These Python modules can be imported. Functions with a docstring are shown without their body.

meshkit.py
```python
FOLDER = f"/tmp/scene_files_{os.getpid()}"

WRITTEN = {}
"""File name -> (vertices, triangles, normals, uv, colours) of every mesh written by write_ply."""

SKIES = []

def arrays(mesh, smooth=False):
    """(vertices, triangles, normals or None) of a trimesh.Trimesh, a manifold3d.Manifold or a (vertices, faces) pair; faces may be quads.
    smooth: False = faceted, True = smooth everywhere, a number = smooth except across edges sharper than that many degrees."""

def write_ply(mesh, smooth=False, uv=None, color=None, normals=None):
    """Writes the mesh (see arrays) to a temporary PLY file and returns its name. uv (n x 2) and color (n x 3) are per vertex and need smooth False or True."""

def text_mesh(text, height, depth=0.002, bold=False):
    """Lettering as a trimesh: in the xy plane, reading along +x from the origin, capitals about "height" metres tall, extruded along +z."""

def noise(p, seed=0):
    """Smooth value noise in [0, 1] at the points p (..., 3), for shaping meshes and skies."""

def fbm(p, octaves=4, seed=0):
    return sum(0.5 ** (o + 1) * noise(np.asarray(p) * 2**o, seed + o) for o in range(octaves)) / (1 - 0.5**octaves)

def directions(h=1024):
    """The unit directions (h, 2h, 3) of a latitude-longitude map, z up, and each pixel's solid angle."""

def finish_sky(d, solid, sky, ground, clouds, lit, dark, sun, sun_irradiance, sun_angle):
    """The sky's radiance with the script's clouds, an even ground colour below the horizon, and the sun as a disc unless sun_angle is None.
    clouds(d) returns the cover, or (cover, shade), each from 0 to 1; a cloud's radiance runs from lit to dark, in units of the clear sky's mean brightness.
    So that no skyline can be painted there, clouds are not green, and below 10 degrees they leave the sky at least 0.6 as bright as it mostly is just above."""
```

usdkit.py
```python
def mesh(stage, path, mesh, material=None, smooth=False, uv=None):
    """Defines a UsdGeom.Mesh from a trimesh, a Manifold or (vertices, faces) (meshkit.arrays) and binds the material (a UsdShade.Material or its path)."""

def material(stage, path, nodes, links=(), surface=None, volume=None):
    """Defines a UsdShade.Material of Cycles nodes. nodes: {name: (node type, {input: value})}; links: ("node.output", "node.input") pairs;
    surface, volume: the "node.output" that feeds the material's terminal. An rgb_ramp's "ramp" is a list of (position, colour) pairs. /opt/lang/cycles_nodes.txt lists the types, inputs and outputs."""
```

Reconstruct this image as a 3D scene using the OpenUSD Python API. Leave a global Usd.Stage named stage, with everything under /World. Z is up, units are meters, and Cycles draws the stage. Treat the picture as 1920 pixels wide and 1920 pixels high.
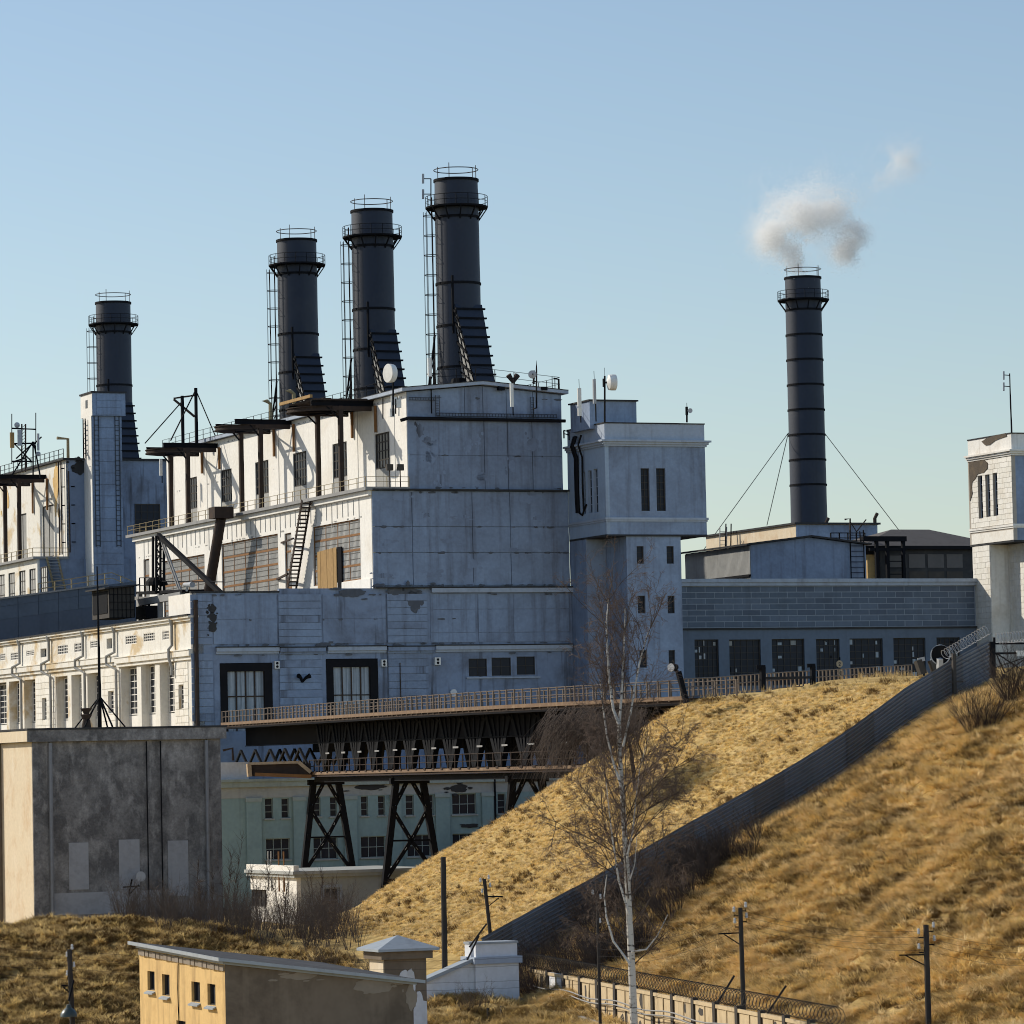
import math, random
import numpy as np, trimesh, shapely
from shapely.geometry import Polygon, box as sbox
from scipy.interpolate import RBFInterpolator
import usdkit, meshkit
from pxr import Usd, UsdGeom, UsdLux, UsdShade, Gf, Sdf, Vt

EXPOSURE, AIR, AERO, OZONE, SKY, SUNI, STEAM = 0.0, 1.0, 0.7, 1.4, .12, 1.2, 1.0
stage = Usd.Stage.CreateInMemory()
UsdGeom.SetStageUpAxis(stage, UsdGeom.Tokens.z)
UsdGeom.SetStageMetersPerUnit(stage, 1.0)
UsdGeom.Xform.Define(stage, '/World')
UsdGeom.Scope.Define(stage, '/World/Looks')

# ------------------------------------------------------------------ camera
# the photograph: long lens, horizon 490 px below the middle of 1920, slight roll; the camera stands at the origin
FL = 7700.0
RHO = math.atan(.022)
PIT = math.atan(490 / FL)
FWD = np.array([0, math.cos(PIT), math.sin(PIT)])
ZP = np.array([0, -math.sin(PIT), math.cos(PIT)])
XR = np.array([1.0, 0, 0])
CR = math.cos(RHO) * XR - math.sin(RHO) * ZP
CQ = math.cos(RHO) * ZP + math.sin(RHO) * XR
cam = UsdGeom.Camera.Define(stage, '/World/camera')
M4 = Gf.Matrix4d(1.0)
for i, r in enumerate((CR, CQ, -FWD)):
    M4.SetRow(i, Gf.Vec4d(*map(float, r), 0))
cam.AddTransformOp().Set(M4)
cam.CreateHorizontalApertureAttr(36.0)
cam.CreateVerticalApertureAttr(36.0)
cam.CreateFocalLengthAttr(36.0 * FL / 1920)
cam.CreateClippingRangeAttr(Gf.Vec2f(1, 9000))
cam.CreateExposureAttr(EXPOSURE)

# ------------------------------------------------------------------ sky and sun
SUN_AZ = np.array([-.9, .436]) / np.hypot(.9, .436)
EL = math.radians(31)
SUN = np.array([*(SUN_AZ * math.cos(EL)), math.sin(EL)])
dome = UsdLux.DomeLight.Define(stage, '/World/sky')
dome.GetPrim().SetCustomDataByKey('kind', 'structure')
sky = usdkit.material(stage, '/World/Looks/sky_look', {
    's': ('sky_texture', dict(sky_type='single_scattering', sun_disc=False, sun_elevation=EL, sun_rotation=math.atan2(SUN_AZ[0], SUN_AZ[1]),
                              altitude=200.0, air_density=AIR, aerosol_density=AERO, ozone_density=OZONE)),
    'b': ('background_shader', dict(strength=SKY))}, [('s.color', 'b.color')], surface='b.background')
UsdShade.MaterialBindingAPI.Apply(dome.GetPrim()).Bind(sky)
sun = UsdLux.DistantLight.Define(stage, '/World/sun')
sun.CreateNormalizeAttr(True)
sun.CreateIntensityAttr(SUNI)
sun.CreateAngleAttr(.5)
sun.CreateColorAttr(Gf.Vec3f(1, .93, .80))
zx = np.cross([0, 0, 1.0], SUN); zx /= np.linalg.norm(zx)
zy = np.cross(SUN, zx)
S4 = Gf.Matrix4d(1.0)
for i, r in enumerate((zx, zy, SUN)):
    S4.SetRow(i, Gf.Vec4d(*map(float, r), 0))
sun.AddTransformOp().Set(S4)

# ------------------------------------------------------------------ measuring: a pixel of the photograph meets a plane of the place
A0 = math.radians(23)                       # the whole plant is laid out on axes turned 23 degrees
U = np.array([math.cos(A0), math.sin(A0), 0])
V = np.array([-math.sin(A0), math.cos(A0), 0])
Z = np.array([0, 0, 1.0])
def ray(x, y): return FL * FWD + (x - 960) * CR - (y - 960) * CQ
def at(x, y, Y): d = ray(x, y); return d * (Y / d[1])
def uvz(p): return np.array([p @ U, p @ V, p[2]])
def W(u, v, z): return u * U + v * V + z * Z
def fr(x, y, v): d = ray(x, y); return uvz(d * (v / (d @ V)))
def sd(x, y, u): d = ray(x, y); return uvz(d * (u / (d @ U)))
def rF(v, x0, y0, x1, y1):
    ym, xm = (y0 + y1) / 2, (x0 + x1) / 2
    return fr(x0, ym, v)[0], fr(x1, ym, v)[0], fr(xm, y1, v)[2], fr(xm, y0, v)[2]
def rS(u, x0, y0, x1, y1):
    ym, xm = (y0 + y1) / 2, (x0 + x1) / 2
    return sd(x1, ym, u)[1], sd(x0, ym, u)[1], sd(xm, y1, u)[2], sd(xm, y0, u)[2]

class PL:                                   # a facade plane: F faces the camera side (normal -v), S faces left (normal -u)
    def __init__(s, k, c): s.k, s.c = k, c
    def w(s, a, b, d): return W(a, s.c - d, b) if s.k == 'F' else W(s.c - d, a, b)
    def arr(s, ab, d):
        a, b = ab[:, 0:1], ab[:, 1:2]
        return a * U + (s.c - d[:, None]) * V + b * Z if s.k == 'F' else (s.c - d[:, None]) * U + a * V + b * Z
    def r(s, *q): return rF(s.c, *q) if s.k == 'F' else rS(s.c, *q)

HEX = np.array([[0, 1, 3], [0, 3, 2], [4, 6, 7], [4, 7, 5], [0, 4, 5], [0, 5, 1], [2, 3, 7], [2, 7, 6], [0, 2, 6], [0, 6, 4], [1, 5, 7], [1, 7, 3]])
class G:                                    # gathers the faces of one mesh, in world coordinates
    def __init__(s): s.v, s.f, s.n = [], [], 0
    def add(s, v, f):
        s.v.append(np.asarray(v, float)); s.f.append(np.asarray(f, int) + s.n); s.n += len(v); return s
    def hexa(s, c): return s.add(c, HEX)
    def ub(s, u0, u1, v0, v1, z0, z1): return s.hexa([W(u, v, z) for u in (u0, u1) for v in (v0, v1) for z in (z0, z1)])
    def pb(s, p, a0, a1, b0, b1, d0, d1): return s.hexa([p.w(a, b, d) for a in (a0, a1) for b in (b0, b1) for d in (d0, d1)])
    def bar(s, p, q, w, h=None):
        p, q = np.asarray(p, float), np.asarray(q, float); d = (q - p) / max(np.linalg.norm(q - p), 1e-9)
        x = np.cross(d, Z if abs(d[2]) < .9 else U); x /= np.linalg.norm(x); y = np.cross(x, d); h = h or w
        return s.hexa([e + x * i * w / 2 + y * j * h / 2 for e in (p, q) for i in (-1, 1) for j in (-1, 1)])
    def tube(s, pts, r, n=6, cap=True):
        P = np.asarray(pts, float); k = len(P); r = np.broadcast_to(np.asarray(r, float), (k,))
        t = np.gradient(P, axis=0); t /= np.linalg.norm(t, axis=1, keepdims=True) + 1e-12
        ref = Z if abs(t[0][2]) < .9 else U
        x = np.cross(t, ref); x /= np.linalg.norm(x, axis=1, keepdims=True) + 1e-12; y = np.cross(t, x)
        a = np.arange(n) * 2 * math.pi / n
        v = P[:, None] + r[:, None, None] * (np.cos(a)[None, :, None] * x[:, None] + np.sin(a)[None, :, None] * y[:, None])
        f = []
        for i in range(k - 1):
            for j in range(n):
                a0, a1, b0, b1 = i * n + j, i * n + (j + 1) % n, (i + 1) * n + j, (i + 1) * n + (j + 1) % n
                f += [(a0, a1, b1), (a0, b1, b0)]
        if cap:
            f += [(0, j + 1, j) for j in range(1, n - 1)] + [((k - 1) * n, (k - 1) * n + j, (k - 1) * n + j + 1) for j in range(1, n - 1)]
        return s.add(v.reshape(-1, 3), f)
    def lathe(s, c, prof, n=24):            # profile (r, z) round the vertical through c
        c = np.asarray(c, float); a = np.arange(n) * 2 * math.pi / n; k = len(prof)
        v = np.array([[c[0] + r * math.cos(t), c[1] + r * math.sin(t), c[2] + z] for r, z in prof for t in a]); f = []
        for i in range(k - 1):
            for j in range(n):
                a0, a1, b0, b1 = i * n + j, i * n + (j + 1) % n, (i + 1) * n + j, (i + 1) * n + (j + 1) % n
                f += [(a0, a1, b1), (a0, b1, b0)]
        return s.add(v, f)
    def ring(s, c, R, r, n=28, axis=None, k=4, a0=0, a1=2 * math.pi):
        c = np.asarray(c, float)
        x, y = (XR, np.array([0, 1.0, 0])) if axis is None else axis
        pts = [c + R * (math.cos(t) * x + math.sin(t) * y) for t in np.linspace(a0, a1, n)]
        return s.tube(pts, r, k, cap=False)
    def extr(s, p, poly, d0, d1):           # shapely polygon (a, b) on plane p from depth d0 to d1
        for g in getattr(poly, 'geoms', [poly]):
            m = trimesh.creation.extrude_polygon(g, 1.0, engine='earcut'); v = np.array(m.vertices)
            s.add(p.arr(v[:, :2], d0 + v[:, 2] * (d1 - d0)), np.array(m.faces))
        return s
    def sheet(s, P):                        # grid of points (n, m, 3)
        n, m = P.shape[:2]; i = np.arange(n * m).reshape(n, m)
        q = np.stack([i[:-1, :-1], i[1:, :-1], i[1:, 1:], i[:-1, 1:]], -1).reshape(-1, 4)
        return s.add(P.reshape(-1, 3), np.vstack([q[:, :3], q[:, [0, 2, 3]]]))
    def many(s, P, R, n=3):                 # many thin stems at once: P (m, k, 3), R (m, k)
        P, R = np.asarray(P, float), np.asarray(R, float); m, k = P.shape[:2]
        t = P[:, -1] - P[:, 0]; t /= np.linalg.norm(t, axis=1, keepdims=True) + 1e-9
        ref = np.where(np.abs(t[:, 2:3]) < .8, Z, XR); x = np.cross(t, ref); x /= np.linalg.norm(x, axis=1, keepdims=True) + 1e-9; y = np.cross(t, x)
        a = np.arange(n) * 2 * math.pi / n
        off = np.cos(a)[:, None, None] * x + np.sin(a)[:, None, None] * y            # n, m, 3
        v = P[:, :, None] + R[:, :, None, None] * off.transpose(1, 0, 2)[:, None]
        base = (np.arange(m) * k * n)[:, None, None, None]; i = np.arange(k - 1)[None, :, None, None]; j = np.arange(n)[None, None, :, None]; j2 = (j + 1) % n
        q = np.concatenate([base + i * n + j, base + i * n + j2, base + (i + 1) * n + j2, base + (i + 1) * n + j], -1).reshape(-1, 4)
        return s.add(v.reshape(-1, 3), np.vstack([q[:, :3], q[:, [0, 2, 3]]]))
    def get(s): return np.vstack(s.v), np.vstack(s.f)

COUNT = {}
def numbered(parent, name):
    k = (parent, name); n = COUNT.get(k, 0); COUNT[k] = n + 1
    return f'{parent}/{name}' if n == 0 else f'{parent}/{name}_{n:03d}'
def tag(prim, **kw):
    for k, v in kw.items():
        if v: prim.SetCustomDataByKey(k, v)
class Thing:
    def __init__(s, name, label, cat, base, rot=23.0, group=None, kind=None):
        s.name, s.base, s.rot = name, np.asarray(base, float), rot
        s.path = numbered('/World', name); x = UsdGeom.Xform.Define(stage, s.path)
        x.AddTranslateOp().Set(Gf.Vec3d(*map(float, s.base))); x.AddRotateZOp().Set(float(rot))
        s.prim = x.GetPrim(); tag(s.prim, label=label, category=cat, group=group, kind=kind); s.group, s.cat = group, cat
        c, n = math.cos(math.radians(rot)), math.sin(math.radians(rot)); s.inv = np.array([[c, n, 0], [-n, c, 0], [0, 0, 1]])
    def part(s, name, g, m, under=None, smooth=False, label=None, kind=None):
        v, f = g.get() if isinstance(g, G) else g
        p = numbered(under or s.path, name)
        prim = usdkit.mesh(stage, p, (( v - s.base) @ s.inv.T, f), MAT[m], smooth).GetPrim()
        tag(prim, label=label, kind=kind)
        return p
    def copy(s, base, label, rot=None, group=None):
        p = numbered('/World', s.name); x = UsdGeom.Xform.Define(stage, p)
        x.AddTranslateOp().Set(Gf.Vec3d(*map(float, base))); x.AddRotateZOp().Set(float(s.rot if rot is None else rot))
        pr = x.GetPrim(); pr.GetReferences().AddInternalReference(s.path); pr.SetInstanceable(True)
        tag(pr, label=label, category=s.cat, group=group or s.group); return p
def solo(name, g, m, label=None, cat=None, group=None, kind=None, smooth=False):
    v, f = g.get() if isinstance(g, G) else g
    p = numbered('/World', name); prim = usdkit.mesh(stage, p, (v, f), MAT[m], smooth).GetPrim()
    tag(prim, label=label, category=cat, group=group, kind=kind); return p

# ------------------------------------------------------------------ materials
MAT = {}
def mat(name, base, c2=None, c3=None, amt=.5, streak=.4, scale=.25, fine=3.0, rough=.85, bump=.10, metal=0.0, spec=.22, fvar=.09, thr=(.5, .68), sthr=(.55, .75), svec=(1.1, 1.1, .07), thin=0):
    """base paint; c2 = large blotches of wear, c3 = vertical streaks and small dirt; all in place coordinates"""
    base = np.array(base); c2 = np.array(c2 if c2 is not None else base * .75); c3 = np.array(c3 if c3 is not None else base * .5)
    nodes = {'g': ('geometry', {}), 'm1': ('mapping', dict(scale=(scale,) * 3)), 'n1': ('noise_texture', dict(scale=1.0, detail=7.0, roughness=.66, distortion=.4)),
             'r1': ('map_range', dict(from_min=thr[0], from_max=thr[1], to_min=0.0, to_max=amt, clamp=True)),
             'm2': ('mapping', dict(scale=svec)), 'n2': ('noise_texture', dict(scale=1.0, detail=5.0, roughness=.6)),
             'r2': ('map_range', dict(from_min=sthr[0], from_max=sthr[1], to_min=0.0, to_max=streak, clamp=True)),
             'n3': ('noise_texture', dict(scale=fine, detail=5.0, roughness=.65)),
             'r3': ('map_range', dict(from_min=.25, from_max=.75, to_min=1 - fvar, to_max=1 + fvar, clamp=True)),
             'x1': ('mix', dict(color1=base, color2=c2)), 'x2': ('mix', dict(color2=c3)),
             'x3': ('mix', dict(mix_type='multiply', fac=1.0)), 'cc': ('combine_color', {}),
             'b': ('bump', dict(strength=bump, distance=.05)),
             'p': ('principled_bsdf', dict(roughness=rough, metallic=metal, specular_ior_level=spec))}
    links = [('g.position', 'm1.vector'), ('m1.vector', 'n1.vector'), ('n1.fac', 'r1.value'), ('r1.result', 'x1.fac'),
             ('g.position', 'm2.vector'), ('m2.vector', 'n2.vector'), ('n2.fac', 'r2.value'), ('r2.result', 'x2.fac'), ('x1.color', 'x2.color1'),
             ('g.position', 'n3.vector'), ('n3.fac', 'r3.value'), ('r3.result', 'cc.r'), ('r3.result', 'cc.g'), ('r3.result', 'cc.b'),
             ('x2.color', 'x3.color1'), ('cc.color', 'x3.color2'), ('x3.color', 'p.base_color'),
             ('n3.fac', 'b.height'), ('b.normal', 'p.normal')]
    if thin:                                # thin straw lets light through
        nodes['t'] = ('translucent_bsdf', {}); nodes['k'] = ('mix_closure', dict(fac=thin)); links += [('x3.color', 't.color'), ('p.BSDF', 'k.closure1'), ('t.BSDF', 'k.closure2')]
    MAT[name] = usdkit.material(stage, f'/World/Looks/{name}', nodes, links, surface='k.closure' if thin else 'p.BSDF')
    return MAT[name]

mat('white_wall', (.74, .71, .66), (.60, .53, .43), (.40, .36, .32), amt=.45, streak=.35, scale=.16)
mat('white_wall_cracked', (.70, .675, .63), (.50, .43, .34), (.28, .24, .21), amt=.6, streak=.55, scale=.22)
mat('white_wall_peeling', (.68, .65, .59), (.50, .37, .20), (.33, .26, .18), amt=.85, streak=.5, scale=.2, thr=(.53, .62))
mat('shade_painted_wall', (.225, .285, .395), (.155, .185, .25), (.095, .10, .125), amt=.85, streak=.6, scale=.17, thr=(.42, .66), sthr=(.5, .74), svec=(1.4, 1.4, .09), fvar=.13)  # shade of the front walls put into the base colour, darker and bluer
mat('shade_painted_wall_sooty', (.205, .255, .355), (.105, .115, .145), (.045, .044, .05), amt=.85, streak=.9, scale=.2, thr=(.47, .68), sthr=(.56, .72))  # same shade painted into the base, soot streaks over it
mat('shade_painted_side', (.30, .37, .47), (.24, .275, .33), (.16, .165, .18), amt=.5, streak=.4, scale=.16)  # lighter step of the painted shade, for the left face of the tower
mat('shade_painted_trim', (.33, .375, .45), (.22, .235, .265), (.13, .12, .12), amt=.5, streak=.4)  # trim of the shaded fronts, its shade painted into the colour too
mat('soot', (.012, .012, .014), (.022, .02, .02), (.008, .008, .009), rough=.95, spec=.05)
mat('soot_line', (.04, .04, .042), (.08, .075, .07), (.018, .018, .02), scale=.6, spec=.1)
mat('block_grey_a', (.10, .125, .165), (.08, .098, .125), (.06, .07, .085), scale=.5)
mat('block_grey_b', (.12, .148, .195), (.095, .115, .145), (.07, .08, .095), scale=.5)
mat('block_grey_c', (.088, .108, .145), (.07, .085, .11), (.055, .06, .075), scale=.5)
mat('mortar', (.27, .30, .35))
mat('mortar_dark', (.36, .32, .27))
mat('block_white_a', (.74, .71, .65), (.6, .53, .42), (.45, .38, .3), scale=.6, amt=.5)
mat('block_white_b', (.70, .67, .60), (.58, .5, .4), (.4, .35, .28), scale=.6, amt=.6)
mat('bare_brick', (.085, .066, .048), (.15, .11, .065), (.04, .034, .028), scale=.9, amt=.8, fine=6, bump=.6)
mat('dark_glass', (.013, .017, .027), (.026, .03, .042), (.008, .01, .016), rough=.3, bump=.05, spec=.16, scale=.6, fine=1.2)
mat('dusty_glass', (.40, .39, .37), (.52, .50, .46), (.22, .21, .19), rough=.45, bump=.12, spec=.4, scale=.7, amt=.8, fine=2.2, svec=(2.5, 2.5, .4), streak=.6)
mat('curtain_film', (.34, .38, .42), (.22, .25, .28), (.12, .14, .16), rough=.5, svec=(6, 6, .12), streak=.8, sthr=(.45, .6))
mat('rust_bar', (.20, .095, .035), (.28, .14, .05), (.08, .045, .025), scale=1.2, rough=.8)
mat('dark_rust', (.045, .033, .028), (.085, .052, .032), (.02, .017, .015), scale=.9, rough=.85, spec=.12)
mat('black_steel', (.008, .0085, .011), (.018, .016, .016), (.005, .005, .006), scale=.5, rough=.8, spec=.07)
mat('chimney_steel', (.015, .021, .038), (.026, .03, .044), (.011, .014, .022), scale=.18, rough=.5, spec=.32, amt=.8, streak=.7, bump=.06, svec=(.9, .9, .05))
mat('duct_pale', (.30, .295, .28), (.13, .13, .13), (.08, .08, .08), scale=.6)
mat('yellow_rail', (.30, .235, .13), (.22, .16, .09), (.1, .08, .06), scale=1.5)
mat('wood_rail', (.15, .115, .09), (.10, .078, .06), (.06, .045, .036), scale=1.5)
mat('grey_slab', (.26, .255, .25), (.17, .165, .16), (.1, .1, .1), scale=.5)
mat('grey_door', (.30, .295, .28), (.2, .2, .19), (.14, .13, .12), scale=.8)
mat('plywood', (.34, .21, .085), (.23, .14, .06), (.12, .07, .03), scale=1.2, svec=(3, 3, .3), streak=.7)
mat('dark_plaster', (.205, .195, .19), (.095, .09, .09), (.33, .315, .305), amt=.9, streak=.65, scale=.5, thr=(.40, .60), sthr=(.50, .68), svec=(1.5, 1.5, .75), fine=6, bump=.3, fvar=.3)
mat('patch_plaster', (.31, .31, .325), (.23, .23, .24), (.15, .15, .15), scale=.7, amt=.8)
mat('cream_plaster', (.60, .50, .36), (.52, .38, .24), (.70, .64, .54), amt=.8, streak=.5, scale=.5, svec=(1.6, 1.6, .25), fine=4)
mat('green_plaster', (.235, .325, .33), (.17, .24, .255), (.11, .15, .165), amt=.7, streak=.5, scale=.25)
mat('green_trim', (.30, .35, .34), (.22, .25, .24), (.14, .155, .15), amt=.6)
mat('grey_plaster', (.34, .35, .34), (.26, .26, .25), (.17, .165, .16), amt=.6, scale=.35)
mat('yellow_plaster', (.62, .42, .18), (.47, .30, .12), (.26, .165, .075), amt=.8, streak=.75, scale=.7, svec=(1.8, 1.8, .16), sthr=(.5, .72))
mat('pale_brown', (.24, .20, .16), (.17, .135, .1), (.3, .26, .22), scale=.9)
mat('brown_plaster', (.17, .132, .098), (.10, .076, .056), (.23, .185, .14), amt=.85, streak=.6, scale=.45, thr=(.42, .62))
mat('roof_felt', (.07, .07, .074), (.13, .13, .135), (.04, .04, .042), scale=1.2, amt=.8, spec=.08)
mat('roof_brown', (.115, .105, .10), (.08, .072, .07), (.05, .046, .045), scale=.4)
mat('corrugated', (.20, .205, .22), (.145, .145, .15), (.095, .09, .085), scale=.35, rough=.6, metal=.15, spec=.4, bump=.1, svec=(.5, .5, 1.6))
mat('corrugated_pale', (.33, .33, .32), (.2, .2, .195), (.12, .115, .11), scale=.4, rough=.6)
mat('panel_concrete', (.50, .39, .24), (.38, .28, .16), (.16, .12, .08), amt=.8, streak=.6, scale=.7)
mat('post_dark', (.055, .048, .042), (.09, .075, .06), (.03, .026, .022), scale=.8)
mat('pole_wood', (.035, .03, .027), (.06, .05, .042), (.02, .018, .016), scale=1.2)
mat('insulator', (.5, .5, .5), fvar=.05, rough=.25)
mat('antenna_white', (.66, .655, .63), (.52, .5, .47), (.4, .38, .35), scale=1.0, amt=.5, rough=.45)
mat('antenna_grey', (.36, .37, .39), (.28, .28, .29), (.2, .2, .2), scale=1.0, rough=.45)
mat('enamel_green', (.035, .05, .048), (.05, .06, .058), (.02, .03, .03), rough=.35, spec=.5)
mat('deck_edge', (.17, .11, .07), (.26, .18, .11), (.08, .055, .04), scale=1.5, amt=.8)
mat('lamp_glass', (.55, .56, .58), rough=.2)
mat('sign_tan', (.42, .31, .20), (.30, .19, .10), (.2, .12, .06), scale=2.5, amt=.7)
mat('sign_ink', (.04, .03, .03))
mat('white_blue', (.62, .63, .66), (.48, .47, .48), (.36, .34, .32), amt=.6, streak=.45, scale=.6)
mat('zinc', (.30, .33, .36), (.22, .24, .26), (.15, .155, .165), rough=.5, scale=1.0)
mat('birch_twig', (.13, .092, .072), (.19, .14, .11), (.08, .058, .046), scale=2.0)
mat('twig', (.060, .044, .036), (.10, .075, .058), (.035, .026, .022), scale=2.0)
mat('thicket_twig', (.105, .078, .060), (.16, .12, .085), (.06, .045, .036), scale=1.5)
mat('dry_twig', (.13, .092, .060), (.2, .145, .09), (.06, .045, .032), scale=1.5)
mat('grass_pale', (.88, .72, .42), (.66, .48, .2), (.92, .82, .6), amt=.7, scale=.4, fvar=.2, rough=1.0, spec=.05, svec=(1, 1, 1), thin=.45)
mat('grass_straw', (.82, .62, .26), (.60, .43, .16), (.9, .77, .47), amt=.9, scale=.28, streak=.55, thr=(.42, .62), svec=(.9, .9, .9), sthr=(.5, .68), fine=4, fvar=.3, rough=1.0, spec=.05, thin=.45)
mat('grass_brown', (.54, .40, .185), (.33, .23, .10), (.80, .66, .40), amt=.9, scale=.4, streak=.6, thr=(.40, .62), svec=(1.2, 1.2, 1.2), sthr=(.52, .7), fine=4, fvar=.3, rough=1.0, spec=.05, thin=.45)
mat('far_land', (.075, .07, .045), (.05, .055, .03), (.1, .085, .05), scale=.02, svec=(.05, .05, .05))
mat('weed_dark', (.20, .125, .055), (.12, .075, .035), (.32, .22, .1), scale=.8, rough=1.0, spec=.05)
mat('corrugated_worn', (.16, .155, .155), (.20, .17, .15), (.10, .085, .075), scale=.5, rough=.65, spec=.3, svec=(.6, .6, 1.6))
mat('stain', (.085, .092, .11), (.12, .125, .14), (.05, .05, .055), scale=1.5, amt=.7)
mat('soil', (.46, .325, .13), (.29, .195, .075), (.60, .44, .21), amt=.9, scale=.35, streak=.6, thr=(.42, .62), svec=(.7, .7, .7), sthr=(.5, .7), fine=2.2, fvar=.35, bump=.8, rough=1.0, spec=.05)
# birch bark: white with dark horizontal marks
nodes = {'g': ('geometry', {}), 'm': ('mapping', dict(scale=(2.2, 2.2, 9.0))), 'n': ('noise_texture', dict(scale=1.0, detail=4.0, roughness=.6)),
         'r': ('map_range', dict(from_min=.56, from_max=.63, to_min=0.0, to_max=1.0, clamp=True)),
         'm2': ('mapping', dict(scale=(.8, .8, 1.1))), 'n2': ('noise_texture', dict(scale=1.0, detail=5.0, roughness=.7)),
         'r2': ('map_range', dict(from_min=.60, from_max=.70, to_min=0.0, to_max=1.0, clamp=True)),
         'x': ('mix', dict(color1=(.46, .435, .40), color2=(.05, .042, .038))), 'y': ('mix', dict(color2=(.10, .08, .07))), 'p': ('principled_bsdf', dict(roughness=.8, specular_ior_level=.2))}
MAT['birch_bark'] = usdkit.material(stage, '/World/Looks/birch_bark', nodes, [('g.position', 'm.vector'), ('m.vector', 'n.vector'), ('n.fac', 'r.value'), ('r.result', 'x.fac'),
    ('g.position', 'm2.vector'), ('m2.vector', 'n2.vector'), ('n2.fac', 'r2.value'), ('r2.result', 'y.fac'), ('x.color', 'y.color1'), ('y.color', 'p.base_color')], surface='p.BSDF')

# ------------------------------------------------------------------ building helpers
def wall(T, name, p, poly, holes, t, m, under=None, label=None):
    q = Polygon(poly) if not isinstance(poly, tuple) else sbox(poly[0], poly[2], poly[1], poly[3])
    for h in holes: q = q.difference(sbox(h[0], h[2], h[1], h[3]))
    return T.part(name, G().extr(p, q, 0, -t), m, under, label=label)
def window(T, p, r, nx, ny, depth=.28, pane='dark_glass', frame='dark_rust', fw=.09, bw=.05, name='window', ribs=0, label=None, row_bars=None, hb=None, under=None):
    a0, a1, b0, b1 = r; g = G()
    for q in ((a0, a0 + fw, b0, b1), (a1 - fw, a1, b0, b1), (a0 + fw, a1 - fw, b0, b0 + fw), (a0 + fw, a1 - fw, b1 - fw, b1)): g.pb(p, *q, -depth, -depth + .10)
    w = T.part(name, g, frame, under, label=label)
    if under: w = under
    T.part('pane', G().pb(p, a0 + fw * .5, a1 - fw * .5, b0 + fw * .5, b1 - fw * .5, -depth - .03, -depth + .015), pane, w)
    g = G(); n = 0
    for i in range(1, nx): x = a0 + (a1 - a0) * i / nx; g.pb(p, x - bw / 2, x + bw / 2, b0 + fw, b1 - fw, -depth + .018, -depth + .07); n += 1
    for j in range(1, ny): y = b0 + (b1 - b0) * j / ny; g.pb(p, a0 + fw, a1 - fw, y - (hb or bw) / 2, y + (hb or bw) / 2, -depth + .02, -depth + .065); n += 1
    if n: T.part('glazing_bar', g, frame, w)
    if ribs:
        g = G()
        for i in range(ribs): x = a0 + fw + (a1 - a0 - 2 * fw) * (i + .5) / ribs; g.pb(p, x - .03, x + .03, b0 + fw, b1 - fw, -depth + .016, -depth + .05)
        T.part('rib', g, 'duct_pale' if pane == 'dusty_glass' else frame, w)
    return w
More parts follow.
